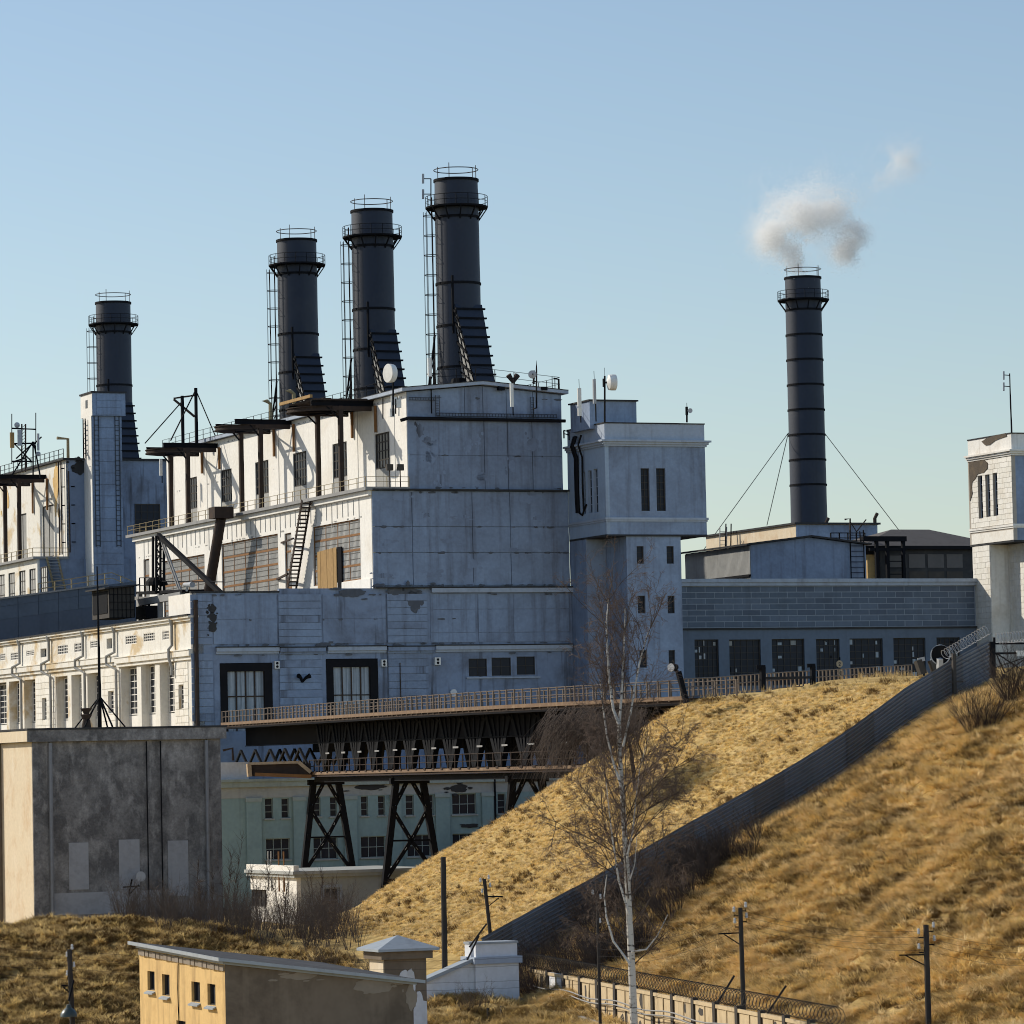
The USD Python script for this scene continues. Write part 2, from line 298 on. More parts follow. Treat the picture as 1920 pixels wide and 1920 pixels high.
def joint_stains(T, p, a0, a1, b, n, seed, d=.1, m='stain', hh=.08):
    r = random.Random(seed); g = G()
    for k in range(n):
        a, w, h = r.uniform(a0, a1), r.uniform(.08, .55), r.uniform(.02, hh) * 1.6; pts = [(a + w * math.cos(t) * r.uniform(.5, 1), b + r.uniform(-.03, .03) + h * math.sin(t) * r.uniform(.4, 1) - (h * .5 if math.sin(t) < 0 else 0)) for t in np.linspace(0, 6.0, 11)]
        g.extr(p, Polygon(pts).buffer(0), d, d + .008)
    T.part('joint_stain', g, m, kind='stuff')
def odd_panes(T, p, r, nx, ny, depth, n, seed, w):
    rr = random.Random(seed); a0, a1, b0, b1 = r
    for k in range(n):
        i, j = rr.randrange(nx), rr.randrange(ny); x, y = a0 + (a1 - a0) * i / nx, b0 + (b1 - b0) * j / ny; dx, dy = (a1 - a0) / nx, (b1 - b0) / ny; f = rr.uniform(.25, .9)
        T.part('replaced_pane', G().pb(p, x + .06, x + dx * f, y + .06, y + dy * rr.uniform(.4, .95), -depth, -depth + .03), rr.choice(['curtain_film', 'grey_door', 'soot', 'antenna_grey']), w)
def lerp_path(P, s):
    P = np.asarray(P, float); L = np.r_[0, np.cumsum(np.linalg.norm(np.diff(P, axis=0), axis=1))]
    return np.stack([np.interp(s, L, P[:, k]) for k in range(3)], -1), L[-1]
def railing(T, pts, h=1.05, step=1.5, r=.03, rails=(1.0, .5), m='yellow_rail', under=None, each=True, toe=0):
    pts = np.asarray(pts, float); _, L = lerp_path(pts, [0]); n = max(2, int(round(L / step)) + 1)
    Q, _ = lerp_path(pts, np.linspace(0, L, n)); g = G()
    for f in rails: g.tube(pts + Z * h * f, r, 4)
    if toe: g.tube(pts + Z * .06, toe, 4)
    top = T.part('railing' if under is None else 'rail', g, m, under)
    host = top if under is None else under
    if each:
        for q in Q: T.part('post', G().bar(q, q + Z * h, r * 2.4), m, host)
    else:
        g = G()
        for q in Q: g.bar(q, q + Z * h, r * 2.2)
        T.part('posts', g, m, host)
    return top
def blocks(T, p, r, nx, nz, gap=.05, d=.07, mats=('block_grey_a', 'block_grey_b', 'block_grey_c'), holes=(), name='block', seed=1, jit=.012, under=None):
    a0, a1, b0, b1 = r; rng = random.Random(seed); w, h = (a1 - a0) / nx, (b1 - b0) / nz
    for j in range(nz):
        y0, y1 = b0 + j * h + gap / 2, b0 + (j + 1) * h - gap / 2; xs = [a0] + [a0 + w * (i + (.5 if j % 2 else 0)) for i in range(1 if j % 2 == 0 else 0, nx + 1)]
        xs = sorted({round(min(max(x, a0), a1), 4) for x in xs} | {round(a1, 4)})
        for x0, x1 in zip(xs[:-1], xs[1:]):
            x0, x1 = x0 + gap / 2, x1 - gap / 2
            if x1 - x0 < .12: continue
            q = sbox(x0, y0, x1, y1)
            for hh in holes: q = q.difference(sbox(hh[0] - .03, hh[2] - .03, hh[1] + .03, hh[3] + .03))
            if q.is_empty or q.area < .03: continue
            T.part(name, G().extr(p, q, -.002, d + rng.uniform(-jit, jit)), rng.choice(mats), under)
def ladder(T, p0, p1, side, w=.5, r=.03, step=.35, m='black_steel', name='ladder', cage=None, under=None):
    p0, p1, side = np.asarray(p0, float), np.asarray(p1, float), np.asarray(side, float); g = G()
    for k in (-1, 1): g.bar(p0 + side * k * w / 2, p1 + side * k * w / 2, r * 2)
    n = int(np.linalg.norm(p1 - p0) / step)
    for i in range(1, n): c = p0 + (p1 - p0) * i / n; g.bar(c - side * w / 2, c + side * w / 2, r * 1.3)
    return T.part(name, g, m, under)
# ================================================================== MAIN BOILER HOUSE
VF, UB, UAA, UC = 373.53, 143.7, 147.62, 125.02
B = Thing('boiler_house', 'big white three-tier boiler house carrying three black chimneys on its stepped roof', 'factory', W(144, 374, -12))
FA, FB, FC = PL('F', VF + .22), PL('F', VF), PL('F', VF - .18)
SA, SB, SC = PL('S', UAA), PL('S', UB), PL('S', UC)
UAR, UBR = 164.22, 164.70
# upper tier
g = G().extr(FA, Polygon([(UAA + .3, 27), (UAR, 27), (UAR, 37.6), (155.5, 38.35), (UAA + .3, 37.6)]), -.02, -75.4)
B.part('upper_tier', g, 'shade_painted_wall')
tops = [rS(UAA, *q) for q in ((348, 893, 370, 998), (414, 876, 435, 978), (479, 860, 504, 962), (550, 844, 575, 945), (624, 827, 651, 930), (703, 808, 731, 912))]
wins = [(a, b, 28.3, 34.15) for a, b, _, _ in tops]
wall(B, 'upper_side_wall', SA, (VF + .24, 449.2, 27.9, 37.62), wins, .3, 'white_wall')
for a, b, z0, z1 in wins:
    mz = 30.6
    w = window(B, SA, (a, b, mz, z1), 5, 4, depth=.2, pane='dark_glass', frame='post_dark', fw=.12, bw=.10, name='window', ribs=0)
    B.part('grey_panel', G().pb(SA, a, (a + b) / 2 - .04, 28.3, mz, -.2, -.08).pb(SA, (a + b) / 2 + .04, b, 28.3, mz, -.2, -.08), 'grey_door', w)
for vv in (446.5, 434.8, 423, 411, 399.2, 387.3, 377): B.part('wall_seam', G().pb(SA, vv - .04, vv + .04, 28.5, 37.3, 0, .03), 'duct_pale')
# upper front: panels with open joints
ue, jx = [UAA + .02] + [fr(x, 840, VF)[0] for x in (909, 953, 999)] + [UAR], .07
for a, b in zip(ue[:-1], ue[1:]):
    for z0, z1 in ((28.0, 31.4), (31.4, 34.85)): B.part('wall_panel', G().pb(FA, a + jx / 2, b - jx / 2, z0 + .02, z1 - .02, 0, .10), 'shade_painted_wall')
ue = [UAA + .02] + [fr(x, 750, VF)[0] for x in (872, 906, 950, 1000)] + [UAR]
for a, b in zip(ue[:-1], ue[1:]):
    ga = lambda u: 37.55 + .75 * (1 - abs(u - 155.5) / 8.4)
    B.part('wall_panel', G().extr(FA, Polygon([(a + .03, 35.1), (b - .03, 35.1), (b - .03, ga(b)), (min(max(155.5, a + .04), b - .04), ga(min(max(155.5, a), b))), (a + .03, ga(a))]), 0, .10), 'shade_painted_wall')
# roof edges
rf = G(); top = [(UAA - .7, 37.62), (155.5, 38.42), (UAR + .5, 37.62)]
rf.extr(PL('F', VF), Polygon(top + [(u, z + .32) for u, z in top[::-1]]), .55, -76)
B.part('roof', rf, 'shade_painted_trim')
B.part('roof_felt', G().extr(PL('F', VF), Polygon([(u, z + .325) for u, z in top] + [(u, z + .40) for u, z in top[::-1]]), .60, -76.05), 'soot_line')
# pipe band and cable trays on the upper front
B.part('pipe', G().tube([W(UAA - .8, VF - .25, 34.75), W(UAA, VF - .28, 34.98), W(UAR + .2, VF - .28, 34.92)], .17, 8), 'soot')
g = G()
for z in (35.25, 35.55): g.bar(W(150.7, VF - .1, z), W(163.6, VF - .1, z), .06)
for k in range(40): u = 150.7 + k * .33; g.bar(W(u, VF - .1, 35.25), W(u, VF - .1, 35.55), .04)
for u in (150.6, 151.0, 160.8, 161.1): g.bar(W(u, VF - .1, 35.2), W(u, VF - .1, 37.3), .05)
for k in range(9):
    for u in (150.6, 160.8): g.bar(W(u, VF - .1, 35.3 + k * .24), W(u + .35, VF - .1, 35.3 + k * .24), .03)
g.bar(W(147.8, VF - .1, 37.05), W(150.6, VF - .1, 37.05), .05).bar(W(147.8, VF - .1, 36.8), W(150.6, VF - .1, 36.8), .05)
for k in range(10): g.bar(W(147.9 + k * .28, VF - .1, 36.8), W(147.9 + k * .28, VF - .1, 37.05), .03)
B.part('cable_tray', g, 'soot_line')
# middle tier
B.part('middle_tier', G().ub(UB + .35, UBR, VF + .1, 449, 17, 27.88), 'shade_painted_wall')
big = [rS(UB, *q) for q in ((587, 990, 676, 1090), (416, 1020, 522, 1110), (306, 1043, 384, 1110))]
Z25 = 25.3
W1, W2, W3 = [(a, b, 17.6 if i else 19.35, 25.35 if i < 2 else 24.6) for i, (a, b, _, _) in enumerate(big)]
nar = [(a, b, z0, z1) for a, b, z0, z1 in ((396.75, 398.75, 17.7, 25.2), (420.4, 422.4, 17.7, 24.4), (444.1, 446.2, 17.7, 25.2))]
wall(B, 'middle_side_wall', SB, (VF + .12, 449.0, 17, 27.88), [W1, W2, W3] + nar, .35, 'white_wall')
for (a, b, z0, z1), nx, ny in ((W1, 4, 4), (W2, 5, 5), (W3, 5, 5)):
    w = window(B, SB, (a, b, z0, z1), nx, ny, depth=.22, pane='dusty_glass', frame='rust_bar', fw=.12, bw=.10, hb=.22, ribs=int((b - a) / .34))
    g = G(); n = int((z1 - z0) / .55)
    for j in range(n): y = z0 + (z1 - z0) * (j + .5) / n; g.pb(SB, a + .1, b - .1, y - .022, y + .022, -.2, -.165)
    B.part('fine_bar', g, 'post_dark', w)
for a, b, z0, z1 in nar:
    window(B, SB, (a, b, z0, z1), 1, 4, depth=.22, pane='dusty_glass', frame='rust_bar', fw=.08, hb=.2, ribs=5)
a, b = 383.5, 388.95
for k in range(6): B.part('board', G().pb(SB, a + (b - a) * k / 6 + .02, a + (b - a) * (k + 1) / 6 - .02, 17.6, 22.9 - .03 * k, .0, .06 + .02 * (k % 2)), 'plywood', label='weathered plywood board nailed over the big window')
B.part('dark_gap', G().pb(SB, 382.2, 383.3, 17.6, 22.9, -.1, .02), 'soot')
B.part('sill', G().pb(SB, VF + .5, 382.0, 17.6, 19.3, 0, .12), 'white_wall')
for k in range(46):
    vv = 377 + k * 1.53
    if 25.7 < 26: B.part('wall_rib', G().pb(SB, vv - .03, vv + .03, 25.75 if k % 5 else 24.9, 27.3, 0, .05), 'duct_pale')
B.part('gallery_slab', G().ub(UB - .75, UAA, VF - .3, 450.4, 27.9, 28.22), 'grey_slab')
B.part('gallery_beam', G().ub(UB - .35, UB, VF, 449.2, 27.4, 27.9), 'white_wall')
B.part('ledge', G().ub(UB, UBR + .1, VF - .32, VF + .22, 27.88, 28.05), 'soot_line')
railing(B, [W(UAA, VF - .1, 28.22), W(UB - .6, VF - .1, 28.22), W(UB - .6, 450.2, 28.22), W(UAA, 450.2, 28.22)], 1.0, 2.3, .028, (1.0, .52), 'yellow_rail')
# middle front panels
ua = [UB + .02] + [fr(x, 1000, VF)[0] for x in (773, 886, 957)] + [UBR - .02]; za = (18.55, 21.8, 24.35, 27.85)
for i, (a, b) in enumerate(zip(ua[:-1], ua[1:])):
    for z0, z1 in zip(za[:-1], za[1:]): B.part('wall_panel', G().pb(FB, a + .03, b - .03, z0 + .04, z1 - .04, -.08, .02 + .015 * ((i + int(z0)) % 2)), 'shade_painted_wall')
# lower tier, with its tall gates
B.part('lower_tier', G().ub(UC + 1.7, UBR, VF + .3, 380.4, -12, 17.8), 'shade_painted_wall')
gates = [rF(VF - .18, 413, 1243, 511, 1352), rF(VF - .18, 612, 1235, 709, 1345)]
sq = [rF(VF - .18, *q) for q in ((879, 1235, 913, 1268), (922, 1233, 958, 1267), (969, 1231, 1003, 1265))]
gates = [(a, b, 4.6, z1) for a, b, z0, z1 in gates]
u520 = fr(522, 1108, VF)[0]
wall(B, 'lower_front_wall', FC, [(UC, -12), (UBR, -12), (UBR, 18.3), (u520, 18.3), (u520, 17.9), (UC, 17.9)], gates + sq, .45, 'shade_painted_wall_sooty')
wall(B, 'lower_side_wall', SC, (VF - .18, 380.5, 15.9, 17.9), [], .4, 'white_wall')
B.part('parapet_cap', G().ub(UC - .1, u520, VF - .3, VF + .35, 17.92, 18.05), 'soot_line')
for (a, b, z0, z1), film in zip(gates, ('v', 'h')):
    g = G()
    for q in ((a, a + .75, z0, z1), (b - .8, b, z0, z1), (a + .75, b - .8, z1 - .8, z1)): g.pb(FC, *q, -.25, .05)
    gate = B.part('gate', g, 'soot', label='soot-blackened railway gate hung with pale curtain strips')
    x0, x1 = a + .75, b - .8
    for i in range(4):
        xa, xb = x0 + (x1 - x0) * i / 4, x0 + (x1 - x0) * (i + 1) / 4
        for zz0, zz1 in ((z0, 7.9), (7.98, z1 - .8)): B.part('curtain', G().pb(FC, xa + .05, xb - .05, zz0, zz1, -.3, -.22 + .02 * (i % 2)), 'curtain_film', gate)
    g = G()
    for i in range(5): x = x0 + (x1 - x0) * i / 4; g.pb(FC, x - .06, x + .06, z0, z1 - .8, -.215, -.12)
    g.pb(FC, x0, x1, 7.88, 8.0, -.215, -.13)
    B.part('gate_bar', g, 'dark_rust', gate)
for r in sq: window(B, FC, r, 2, 2, depth=.15, frame='post_dark', fw=.06)
B.part('window_sill', G().pb(FC, sq[0][0] - .3, sq[2][1] + .5, sq[1][2] - .25, sq[1][2] - .1, 0, .18), 'shade_painted_trim')
# stone courses of the front piers and the smooth panels between them
pier = [(357, 398), (522, 603), (726, 802)]
for i, (x0, x1) in enumerate(pier):
    a, b = fr(x0, 1220, VF - .18)[0] + .05, fr(x1, 1220, VF - .18)[0]
    for z0, z1, n in ((5.6, 12.1, 9), (12.95, 17.75, 7)):
        for k in range(n):
            h = (z1 - z0) / n; B.part('stone_course', G().pb(FC, a, b, z0 + k * h + .025, z0 + (k + 1) * h - .025, 0, .10 + .012 * ((k * 7 + i) % 3)), 'shade_painted_wall_sooty' if (k + i) % 4 == 0 else 'shade_painted_wall')
for x0, x1 in ((399, 520), (604, 724), (806, 892), (896, 958), (962, 1068)):
    a, b = fr(x0, 1160, VF - .18)[0] + .06, fr(x1, 1160, VF - .18)[0] - .06
    zs = (12.95, 15.35, 17.75) if x0 < 700 else (12.95, 13.9, 16.2, 17.75)
    for z0, z1 in zip(zs[:-1], zs[1:]): B.part('wall_panel', G().pb(FC, a, b, z0 + .03, z1 - .03, 0, .05), 'shade_painted_wall_sooty' if x0 > 550 and x0 < 730 else 'shade_painted_wall')
for x0, x1, zt, m, d in ((403, 521, 12.62, 'shade_painted_trim', .35), (522, 607, 12.55, 'shade_painted_wall_sooty', .45), (612, 722, 12.62, 'shade_painted_trim', .35), (724, 812, 12.55, 'shade_painted_wall_sooty', .45), (814, 1070, 12.62, 'shade_painted_trim', .35)):
    a, b = fr(x0, 1215, VF)[0], fr(x1, 1215, VF)[0]
    B.part('cornice', G().pb(FC, a, b, zt - .38, zt, 0, d).pb(FC, a, b, zt - .6, zt - .38, 0, d * .5), m)
    B.part('cornice_top', G().pb(FC, a, b, zt + .01, zt + .12, 0, d + .06), 'soot_line')
B.part('cornice', G().pb(FC, fr(806, 1105, VF)[0], UBR + .1, 17.85, 18.28, 0, .38), 'shade_painted_trim')
B.part('cornice_top', G().pb(FC, fr(700, 1103, VF)[0], UBR + .2, 18.3, 18.44, -.1, .42), 'soot_line')
for q in ((512, 1240, 521, 1254), (712, 1237, 722, 1250), (812, 1233, 823, 1247)):
    a, b, z0, z1 = rF(VF, *q); s = B.part('signal_box', G().pb(FC, a, b, z0, z1, 0, .35), 'antenna_white', label='small white signal box with two dark lenses by a gate')
    g = G()
    for k in (.28, .72): g.tube([FC.w((a + b) / 2, z0 + (z1 - z0) * k, .34), FC.w((a + b) / 2, z0 + (z1 - z0) * k, .37)], .14, 8)
    B.part('lens', g, 'soot', s)
p = fr(565, 1277, VF); g = G()
for k in (-1, 1): g.tube([FC.w(p[0], p[2] - .1, .05), FC.w(p[0] + k * .25, p[2] + .3, .4), FC.w(p[0] + k * .6, p[2] + .5, .7)], [.12, .15, .24], 8)
B.part('floodlight', g, 'black_steel')
a = fr(362, 1200, VF)[0]
B.part('downpipe', G().tube([W(a + .15, VF - .55, 17.2), W(a + .15, VF - .5, 16.9), W(a + .15, VF - .5, 4)], [.24, .22, .22], 8), 'dark_rust')
B.part('pipe', G().tube([W(fr(748, 1260, VF)[0], VF - .35, z) for z in (11, 8, 5)], .05, 5), 'dark_rust')
B.part('wall_lamp', G().tube([FC.w(fr(848, 1299, VF)[0], fr(848, 1299, VF)[2], 0), FC.w(fr(848, 1299, VF)[0], fr(848, 1299, VF)[2], .25)], .36, 12), 'lamp_glass')
# soot round the seam at the joint of the tiers
rng = random.Random(4)
def blob(cx, cz, w, h, n=56, seed=0):
    from shapely import union_all
    r = random.Random(seed); out = []
    for k in range(1 if n < 20 else 6):
        ox, oz, f = (0, 0, 1) if k == 0 else (r.uniform(-1.5, 1.5), r.uniform(-1.5, 1.5), r.uniform(.12, .4)); t = np.arange(n) * 2 * math.pi / n
        q = np.stack([np.cos(t), np.sin(t), np.full(n, seed + k * 3.7)], 1); rad = .35 + 1.1 * meshkit.fbm(q * 1.6 + 9, 4, seed + k)
        out.append(Polygon(np.stack([cx + w * (ox + f * rad * np.cos(t)), cz + h * (oz + f * rad * np.sin(t))], 1)).buffer(0))
    return union_all(out)
for x, y, w, h, s in ((660, 1112, 1.5, .4, 1), (757, 1112, 2.2, .7, 2), (775, 1128, .8, 1.2, 3), (603, 1213, 1.0, .45, 6), (742, 1215, .9, .4, 7)):
    c = fr(x, y, VF); B.part('bare_patch', G().extr(FC, blob(c[0], c[2], w, h, seed=s), .08, .115), 'stain', label='dark bare patch where plaster has fallen off')
for z, s in ((15.6, 11), (14.6, 12), (16.4, 13)):
    c = fr(390, 1150, VF); B.part('bare_patch', G().extr(FC, blob(c[0] + .35, z, .45, .5, seed=s), .1, .125), 'soot_line', label='dark bare patch on the corner pier')
for z, n, sd_ in ((24.35, 11, 1), (21.8, 15, 2), (27.75, 7, 3), (18.6, 20, 4)): joint_stains(B, FB, UB + .3, UBR - .3, z, n, sd_, .04)
for z, n, sd_ in ((12.9, 22, 5), (17.7, 12, 6), (15.3, 7, 7), (11.9, 8, 8)): joint_stains(B, FC, UC + 1, UBR - .5, z, n, sd_, .13 if z != 15.3 else .06)
for z, n, sd_ in ((31.4, 5, 9), (28.2, 8, 10), (37.1, 4, 11)): joint_stains(B, FA, UAA + .3, UAR - .3, z, n, sd_, .105)
for z, n, sd_ in ((27.6, 40, 12), (25.5, 40, 13)): joint_stains(B, SB, VF + 1, 448, z, n, sd_, .004, 'duct_pale', .07)
for z, n, sd_ in ((37.2, 40, 14), (33, 10, 15)): joint_stains(B, SA, VF + 1, 448, z, n, sd_, .004, 'duct_pale', .08)
rr_ = random.Random(77)
for k in range(12):
    u0_, z0_ = rr_.uniform(UAA + 1, UAR - 3), rr_.uniform(28.6, 34); B.part('render_patch', G().extr(FA, blob(u0_, z0_, rr_.uniform(.3, .9), rr_.uniform(.3, .8), seed=200 + k), .10, .104), 'shade_painted_wall_sooty')
for k in range(12):
    u0_, z0_ = rr_.uniform(UB + 1, UBR - 2), rr_.uniform(18.8, 27.4); B.part('render_patch', G().extr(FB, blob(u0_, z0_, rr_.uniform(.3, 1.0), rr_.uniform(.2, .6), seed=230 + k), .036, .040), 'shade_painted_wall_sooty')
# roof plant on the upper tier
railing(B, [W(151, VF + .4, 38.5), W(155.5, VF + .4, 38.8), W(UAR, VF + .4, 38.0), W(UAR, VF + 12, 38.0)], 1.35, 2.0, .025, (1.0, .5), 'black_steel')
railing(B, [W(UAA - .5, 376, 38.0), W(UAA - .5, 449, 38.0)], 1.1, 2.4, .025, (1.0, .5), 'black_steel')
for v_, h in ((420, 2.2), (412.5, 2.6)):
    B.part('vent_pipe', G().tube([W(150, v_, 37.5), W(150, v_, 38.5 + h), W(149.6, v_, 38.8 + h), W(149.0, v_, 38.8 + h)], .22, 8), 'yellow_rail')
p = fr(962, 716, VF + 2)
B.part('vent_pipe', G().tube([W(*p) - Z * .8, W(*p)], .2, 8).tube([W(*p), W(p[0] - .5, p[1], p[2] + .7)], [.2, .3], 8).tube([W(*p), W(p[0] + .5, p[1], p[2] + .7)], [.2, .3], 8), 'dark_rust')
B.part('gallery_pipe', G().tube([W(UAR + .15, VF + 1, 38.2), W(UAR + .15, VF + 1, 39.2), W(UAR - .4, VF + 1, 39.3)], .1, 6), 'black_steel')
for x in (940, 1020):
    p = fr(x, 727, VF - .6); B.part('floodlight', G().pb(FA, p[0] - .3, p[0] + .35, p[2] - .25, p[2] + .1, .4, .9), 'black_steel')
# ------------------------------------------------------------------ hoist platforms on posts along the upper side wall
def platform(vc, hv, u0, zt, name, label, deck=False):
    T = Thing(name, label, 'hoist platform', W(UB + .4, vc, 28.2), group=None)
    for s in (-1, 1):
        T.part('post', G().ub(144.1 - .22, 144.1 + .22, vc + s * hv - .22, vc + s * hv + .22, 28.2, zt), 'dark_rust')
        g = G()
        for z0, z1, w in ((zt, zt + .10, .34), (zt + .10, zt + .42, .10), (zt + .42, zt + .52, .34)): g.ub(u0 - 2.2, 149.5, vc + s * hv - w / 2, vc + s * hv + w / 2, z0, z1)
        T.part('beam', g, 'black_steel')
        T.part('strap', G().ub(147.35, 147.55, vc + s * hv - 1.1, vc + s * hv - .85, 34.3, zt), 'rust_bar')
        T.part('brace', G().bar(W(144.1, vc + s * hv, zt - 1.4), W(u0 - .6, vc + s * hv, zt), .14), 'black_steel')
    g = G(); n = 20
    for z0, z1, w in ((zt - .46, zt - .38, .36), (zt - .38, zt - .08, .1), (zt - .08, zt, .36)):
        for i in range(n):
            t0, t1 = math.pi * i / n, math.pi * (i + 1) / n
            c = lambda t, r, z: W(u0 - r * math.sin(t), vc + r * math.cos(t), z)
            g.hexa([c(t, hv + k * w / 2, z) for t in (t0, t1) for k in (-1, 1) for z in (z0, z1)])
    for s in (-1, 1): g.ub(u0, 147.4, vc + s * hv - .2, vc + s * hv + .2, zt - .46, zt - .02)
    T.part('curved_rail', g, 'dark_rust')
    g = G(); g.bar(W(147.4, vc - hv, zt - .3), W(u0, vc + hv, zt - .3), .16).bar(W(147.4, vc + hv, zt - .3), W(u0, vc - hv, zt - .3), .16).bar(W(145, vc - hv, zt - .3), W(145, vc + hv, zt - .3), .16)
    T.part('cross_bracing', g, 'black_steel')
    if deck:
        for k in range(9): T.part('deck_plank', G().ub(u0 - 2 + k * .95, u0 - 1.07 + k * .95, vc - hv - .3, vc + hv + .3, zt + .54, zt + .70 + .05 * (k % 2)), 'dark_rust')
        T.part('edge_plank', G().ub(u0 - 2.3, u0 - 2.02, vc - hv, vc + hv + 2.5, zt + .8, zt + 1.1), 'plywood')
    return T
platform(434.0, 3.0, 143.5, 36.75, 'hoist_platform', 'rusty hoist platform farthest along the upper wall, with a dark mast standing on it')
platform(409.9, 3.1, 143.5, 37.25, 'hoist_platform', 'hoist platform of two black beams midway along the upper wall')
platform(386.1, 3.3, 143.2, 37.0, 'hoist_platform', 'largest hoist platform, decked over, nearest the front corner of the upper wall', True)
M = Thing('hoist_mast', 'dark pair of masts with stays on the farthest hoist platform', 'mast', W(145.5, 434, 37.4))
for du, h in ((0, 5.4), (1.6, 6.3)): M.part('mast_post', G().bar(W(144.6 + du, 434, 37.4), W(144.6 + du, 434, 37.4 + h), .3), 'black_steel')
M.part('stay', G().bar(W(144.6, 434, 42.2), W(140.8, 436, 37.6), .11).bar(W(146.2, 434, 43.5), W(142.5, 432, 37.6), .11).bar(W(146.2, 434, 43.5), W(147.6, 431, 37.6), .09), 'black_steel')
M.part('jib', G().bar(W(143.6, 434, 42.4), W(146, 434, 40.5), .22).bar(W(143.6, 434, 42.5), W(146.2, 434, 42.9), .18), 'dark_rust')
# leaning duct, outside stair, cabin and derrick
D = Thing('leaning_duct', 'dark leaning round duct with a square cap propped against the middle tier', 'duct', W(141, 412, 17))
pt, pb_ = W(141.2, 411.5, 27.7), W(141.2, 417.8, 17)
D.part('duct', G().tube([pb_, pt], .55, 14), 'dark_rust', smooth=40)
D.part('cap', G().bar(pt - Z * .1, pt + Z * 1.1, 2.1), 'dark_rust')
ST = Thing('outside_stair', 'steep brown open-tread stair hung on the sunlit middle tier wall', 'stair', W(142.6, 392, 18))
s0, s1 = W(142.7, 394.8, 18), W(142.7, 389.3, 28.0)
for k in (-.62, .62): ST.part('stringer', G().bar(s0 + U * k * 0 + V * 0 + U * k * .75, s1 + U * k * .75, .09, .34), 'dark_rust')
for i in range(1, 26): c = s0 + (s1 - s0) * i / 26; ST.part('tread', G().hexa([c + U * a * .47 + V * b * .42 + Z * e for a in (-1, 1) for b in (-1, 1) for e in (0, .11)]), 'dark_rust')
ST.part('bracket', G().bar(W(143.6, 399.5, 24.3), W(142.2, 392.0, 24.3), .16).bar(W(143.6, 401.0, 20.6), W(142.2, 393.8, 20.8), .2), 'dark_rust')
C = Thing('roof_cabin', 'dark timber cabin with sloping roof standing behind the annex roof edge', 'cabin', W(121.5, 411, 15))
c0, c1 = rF(405, 205, 1105, 252, 1155)[:2]
zc0, zc1 = fr(228, 1158, 405)[2], fr(228, 1100, 405)[2]
C.part('cabin_wall', G().ub(c0, c1, 405, 411, zc0, zc1), 'post_dark')
g = G()
for k in range(7): u = c0 + (c1 - c0) * k / 6; g.ub(u - .03, u + .03, 404.95, 405.02, zc0, zc1)
for k in range(5): z = zc0 + (zc1 - zc0) * k / 4; g.ub(c0, c1, 404.96, 405.03, z - .03, z + .03)
C.part('batten', g, 'black_steel')
C.part('side_grille', G().pb(PL('S', c0), 405.6, 410.6, zc0 + .5, zc1 - .4, .01, .06), 'black_steel')
C.part('cabin_roof', G().hexa([W(u, v, z + e) for u, z in ((c0 - .6, zc1 - .25), (c1 + .5, zc1 + .1)) for v in (404.6, 411.4) for e in (0, .16)]), 'soot_line')
K = Thing('derrick', 'black lattice derrick with long jib and struts over the annex roof', 'crane', W(130, 398, 16))
dm = lambda x, y: W(*sd(x, y, 131.5))
mb, mt = dm(297, 1108), dm(297, 1005)
g = G()
for a, b in ((-.55, -.4), (.55, -.4), (-.55, .4), (.55, .4)): g.bar(mb + V * a + U * b, mt + V * a + U * b, .22)
for k in range(9):
    z0 = mb + (mt - mb) * k / 9; z1 = mb + (mt - mb) * (k + 1) / 9; s = 1 if k % 2 else -1
    g.bar(z0 + V * .55 * s, z1 - V * .55 * s, .1).bar(z0 + U * .4 * s - V * .55, z1 - U * .4 * s - V * .55, .08)
K.part('mast', g, 'black_steel')
K.part('jib', G().bar(mt + Z * .1, dm(414, 1112), .42), 'black_steel')
g = G(); a, b = dm(303, 1010), dm(341, 1116)
g.bar(a - V * .3, b - V * .3, .16).bar(a + V * .35, b + V * .35, .16)
for k in range(12): p, q = a + (b - a) * k / 12, a + (b - a) * (k + 1) / 12; g.bar(p - V * .3, q + V * .35, .07)
K.part('strut', g, 'grey_slab')
hd = dm(293, 1092); K.part('turntable', G().lathe(hd - Z * .3, [(0, 0), (1.2, 0), (1.1, .35), (.7, .8), (0, .8)], 14), 'black_steel')
g = G(); pz = dm(300, 1118)[2]
for q in ((262, 1113), (300, 1113), (338, 1113)):
    p = dm(*q); g.bar(p - Z * 3.2, p, .45)
K.part('platform_leg', g, 'grey_slab')
K.part('platform_beam', G().bar(dm(262, 1130), dm(342, 1116), .55, .7).bar(dm(240, 1122), dm(300, 1122), .35), 'grey_slab')
K.part('platform_deck', G().bar(dm(258, 1112) + U * 1, dm(345, 1108) + U * 1, 2.4, .3), 'black_steel')
K.part('winch_wheel', G().ring(dm(274, 1143), 1.05, .13, 20, (V, Z), 6).bar(dm(274, 1136), dm(274, 1150), .1).bar(dm(266, 1143), dm(282, 1143), .1), 'black_steel', smooth=40)
K.part('counterweight', G().bar(dm(268, 1150), dm(288, 1147), 1.6, 1.3), 'black_steel')
railing(K, [dm(262, 1112), dm(290, 1112)], 1.6, 1.5, .04, (1.0, .5), 'black_steel')
K.part('spotlight', G().tube([dm(350, 1108), dm(352, 1098)], .12, 6).tube([dm(346, 1096), dm(361, 1096)], [.2, .3], 10), 'antenna_grey')
K.part('tie_rope', G().tube([dm(300, 1090), dm(420, 1091)], .05, 4), 'black_steel')
